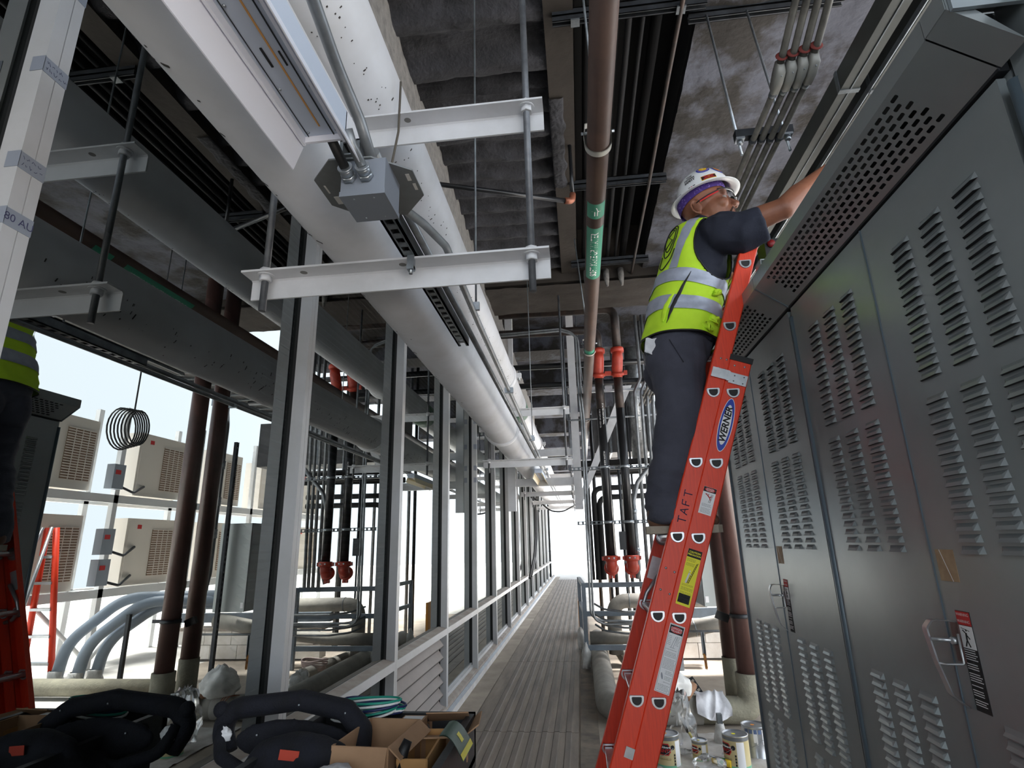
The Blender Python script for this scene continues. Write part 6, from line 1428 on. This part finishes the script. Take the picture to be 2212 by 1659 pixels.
# ================================================================== CART WITH TOOL BAG AND BOXES
CARTM = mat('black_cart_plastic', C(46, 47, 51), 0.5, 0, C(38, 39, 42), 9, 0.1, 60)
ct = thing('utility_cart', 'black plastic utility cart with lettering on its side, lower left corner', 'cart', (-0.78, 1.7, 0))
cx0, cx1, cy0, cy1, ct_ = -0.99, -0.412, 1.25, 2.235, 0.85
MB().box(cx0, cx1, cy0, cy1, 0.70, 0.72).build('tray', CARTM, ct)
b = MB().box(cx0, cx1, cy1 - 0.025, cy1, 0.71, ct_).box(cx0, cx1, cy0, cy0 + 0.025, 0.71, ct_).box(cx0, cx0 + 0.025, cy0, cy1, 0.71, ct_).box(cx1 - 0.025, cx1, cy0, cy1, 0.68, ct_); b.build('rim', CARTM, ct)
for x, y in ((cx1 - 0.07, cy1 - 0.09), (cx1 - 0.07, cy0 + 0.09), (cx0 + 0.07, cy1 - 0.09), (cx0 + 0.07, cy0 + 0.09)):
    MB().prism([(x - 0.045, y - 0.06, 0.12), (x + 0.045, y - 0.06, 0.12), (x + 0.045, y + 0.06, 0.12), (x - 0.045, y + 0.06, 0.12)], (0, 0, 0.58)).build('leg', CARTM, ct)
    MB().lathe([(0.0, -0.02), (0.055, -0.02), (0.06, -0.01), (0.06, 0.01), (0.055, 0.02), (0, 0.02)], (x, y, 0.06), (1, 0, 0), 18).build('wheel', BLACKP, ct)
MB().box(cx0 + 0.02, cx1 - 0.02, cy0 + 0.02, cy1 - 0.02, 0.12, 0.16).build('lower_tray', CARTM, ct)
text('ELECTRIC', 0.072, PRINT_W, (cx1 + 0.0006, 1.62, 0.755), (0, 1, 0), (0, 0, 1), ct, depth=0.0006, sx=0.9, bold=0.001)
KRAFT = mat('brown_cardboard', C(176, 140, 108), 0.85, 0, C(160, 126, 96), 5, 0.06, 40); KRAFT_D = mat('orange_cardboard', C(196, 150, 96), 0.85, 0, C(180, 136, 86), 5)
def obox_open(name, c, w_, d, h, rz, label, m, flaps=(), group=None):
    t = thing(name, label, 'box', c, group); cs, sn = math.cos(rz), math.sin(rz); c = Vector(c)
    X, Y = Vector((cs, sn, 0)), Vector((-sn, cs, 0)); Z = Vector((0, 0, 1)); th = 0.003
    b = MB(); b.obox(c + Z*th, X*w_/2, Y*d/2, Z*th)
    b.obox(c + X*(w_/2) + Z*h/2, X*th, Y*d/2, Z*h/2).obox(c - X*(w_/2) + Z*h/2, X*th, Y*d/2, Z*h/2).obox(c + Y*(d/2) + Z*h/2, X*w_/2, Y*th, Z*h/2).obox(c - Y*(d/2) + Z*h/2, X*w_/2, Y*th, Z*h/2)
    b.build('box_walls', m, t)
    for (side, L, ang) in flaps:
        ax, half, org = {'+x': (X, Y*d/2, c + X*w_/2), '-x': (-X, Y*d/2, c - X*w_/2), '+y': (Y, X*w_/2, c + Y*d/2), '-y': (-Y, X*w_/2, c - Y*d/2)}[side]
        dv = ax*math.cos(ang) + Z*math.sin(ang); nv = half.normalized().cross(dv).normalized()*0.002
        MB().obox(org + Z*h + dv*L/2, dv*L/2, half*0.98, nv).build('flap', m, t)
    return t
bb_ = obox_open('cardboard_box', (-0.655, 1.90, 0.715), 0.17, 0.27, 0.165, R(-4), 'open brown cardboard box with tape, middle of the cart', KRAFT, (('-y', 0.07, R(-75)), ('+x', 0.05, R(-40))))
MB().obox((-0.662, 1.763, 0.80), Vector((0.018, 0, 0)), Vector((0, 0.0008, 0)), Vector((0, 0, 0.07))).build('packing_tape', mat('clear_brown_tape', C(150, 116, 92), 0.25), bb_)
obox_open('cardboard_box', (-0.52, 1.92, 0.715), 0.085, 0.27, 0.13, R(2), 'long orange brown parts box beside the green guard', KRAFT_D, ())
obox_open('cardboard_box', (-0.545, 1.62, 0.715), 0.12, 0.20, 0.10, R(8), 'small open orange brown box at the cart front', KRAFT_D, ())
obox_open('cardboard_box', (-0.495, 2.14, 0.745), 0.15, 0.16, 0.08, R(6), 'ripped open kraft box with raised flaps at the cart back corner', KRAFT, (('+y', 0.09, R(150)), ('-y', 0.10, R(12)), ('+x', 0.05, R(35))))
pb_ = thing('parts_box', 'closed small box with white paper label behind the open boxes', 'box', (-0.60, 2.09, 0.73)); MB().box(-0.645, -0.565, 2.03, 2.14, 0.73, 0.862).build('carton', KRAFT, pb_); MB().box(-0.640, -0.572, 2.045, 2.13, 0.862, 0.8628).build('paper_label', LABEL_W, pb_)
lb_ = thing('lamp_box', 'flat white box with red stripe under the ripped kraft box', 'box', (-0.50, 2.10, 0.722)); MB().box(-0.57, -0.445, 2.04, 2.20, 0.722, 0.742).build('carton', LABEL_W, lb_); MB().box(-0.571, -0.444, 2.0392, 2.20, 0.724, 0.729).build('red_stripe', PRINT_R, lb_)
co = thing('wire_coils', 'loops of white, teal and navy wire at the cart back', 'wire', (-0.75, 2.12, 0.80))
for k in range(9):
    m = (PRINT_W, mat('teal_wire', C(34, 150, 130), 0.4), mat('navy_wire', C(34, 44, 92), 0.4))[k % 3]
    MB().tube([(-0.79 + 0.012*k*0.3 + 0.115*math.cos(2*PI*j/20), 2.12 + 0.045*math.sin(2*PI*j/20) + 0.004*k, 0.872 + 0.009*(k % 5) + 0.025*math.cos(2*PI*j/20 + 0.3*k)*0.5 + 0.012*math.sin(2*PI*j/20)) for j in range(21)], 0.0042, 6, cap=False).build('wire_loop', m, co)
gd = thing('green_guard', 'dark green curved packet with yellow mark hanging on the cart rim', 'packet', (-0.42, 1.95, 0.80))
P = []
for i in range(10):
    u = i/9; x = -0.455 + 0.075*u; z = 0.868 + 0.020*math.sin(PI*(0.25 + 0.75*u)) - 0.05*u*u
    P.append([Vector((x, 1.86 + 0.14*v + 0.012*u*(v - 0.5), z)) for v in (0, 0.2, 0.4, 0.6, 0.8, 1)])
gp = MB().grid(P); gp.grid([[p - Vector((0, 0, 0.003)) for p in row] for row in P][::-1]); gp.build('packet', mat('dark_green_card', C(58, 92, 76), 0.5), gd)
gy = MB().grid([[p + Vector((0.0005, 0, 0.0008)) for p in row[2:4]] for row in P[5:8]]); gy.build('yellow_mark', PRINT_Y, gd); MB().grid([[p + Vector((0.0008, 0, 0.0008)) for p in row] for row in P[8:10]]).build('yellow_edge', PRINT_Y, gd)
tag(MB().tube([(-0.555, 1.79, 0.80), (-0.545, 1.80, 0.86), (-0.535, 1.81, 0.885)], [0.014, 0.016, 0.013], 10, 0).build('rubber_tool', BLACKP, None), 'black rubber gripped tool sticking out of the orange brown box', 'tool')
tag(crumple((-0.70, 1.66, 0.80), 0.075, 0.06, 0.055, 21, 0.45).build('paper_wad', RAGM, None), 'crumpled white paper in front of the black tool bag', 'paper')
tag(crumple((-0.78, 1.60, 0.79), 0.055, 0.05, 0.05, 23, 0.45).build('paper_wad', LABEL_W, None), 'second crumpled white sheet beside the tool bag pocket', 'paper')
tag(crumple((-0.60, 2.17, 0.80), 0.035, 0.025, 0.04, 25, 0.2).build('foil_packet', ALU, None), 'shiny foil packet between wire coils and kraft box', 'packet')
# black padded tool bag
BAG = mat('black_ballistic_nylon', C(22, 24, 36), 0.85, 0, C(14, 15, 22), 14, 0.35, 160)
tb = thing('tool_bag', 'black padded tool bag with tall loop handles and orange tag on the cart', 'bag', (-0.93, 1.82, 0.72))
blend([('e', (-0.90, 1.84, 0.76), (0.20, 0.13, 0.075)), ('c', (-1.02, 1.80, 0.75), 0.07, (-0.78, 1.82, 0.75), 0.07), ('e', (-0.93, 1.76, 0.77), (0.15, 0.07, 0.07)), ('e', (-0.86, 1.80, 0.83), (0.165, 0.06, 0.075)), ('e', (-0.96, 1.95, 0.835), (0.20, 0.028, 0.065))], 'bag_body', BAG, tb, 0.010, 4, disp=lambda c: 0.006*noise.noise(c*22))
def bag_loop(pts, r, name='padded_handle'):
    b = MB().tube(pts, r, 12, 0.06, k=6)
    for i, v in enumerate(b.v): b.v[i] = v + Vector((1, 1, 1))*0.004*noise.noise(v*30)
    return b.build(name, BAG, tb)
bag_loop([(-1.20, 1.98, 0.79), (-1.235, 2.0, 0.865), (-1.20, 2.0, 0.915), (-0.97, 2.0, 0.942), (-0.80, 1.99, 0.915), (-0.735, 1.97, 0.86), (-0.725, 1.93, 0.78)], 0.033)
bag_loop([(-1.10, 1.96, 0.845), (-0.95, 1.97, 0.852), (-0.80, 1.95, 0.82), (-0.72, 1.92, 0.76)], 0.034)
bag_loop([(-1.215, 1.97, 0.87), (-1.20, 1.93, 0.80), (-1.09, 1.88, 0.775), (-0.98, 1.86, 0.80)], 0.019)
MB().ell((-1.238, 1.985, 0.915), (0.026, 0.022, 0.026)).build('handle_knob', BAG, tb)
for p in ((-0.955, 1.966, 0.935), (-0.79, 1.955, 0.915), (-0.96, 1.933, 0.865), (-0.76, 1.92, 0.83), (-1.07, 1.925, 0.858)): MB().ell(p, (0.004, 0.003, 0.004), None, 8, 5).build('rivet', ZINC, tb)
tgp = MB().obox((-0.865, 1.742, 0.862), Vector((0.028, 0.003, -0.003)), Vector((0, 0.001, 0)), Vector((0.002, 0, 0.013))).build('bag_tag', mat('orange_red_tag', C(196, 70, 50), 0.6), tb)
MB().box(-1.06, -0.80, 1.690, 1.70, 0.70, 0.755).build('front_pocket', BAG, tb)
tag(crumple((-1.20, 1.955, 0.845), 0.02, 0.012, 0.022, 31, 0.4).build('tissue_scrap', LABEL_W, None), 'small white scrap caught under the left bag handle', 'paper')
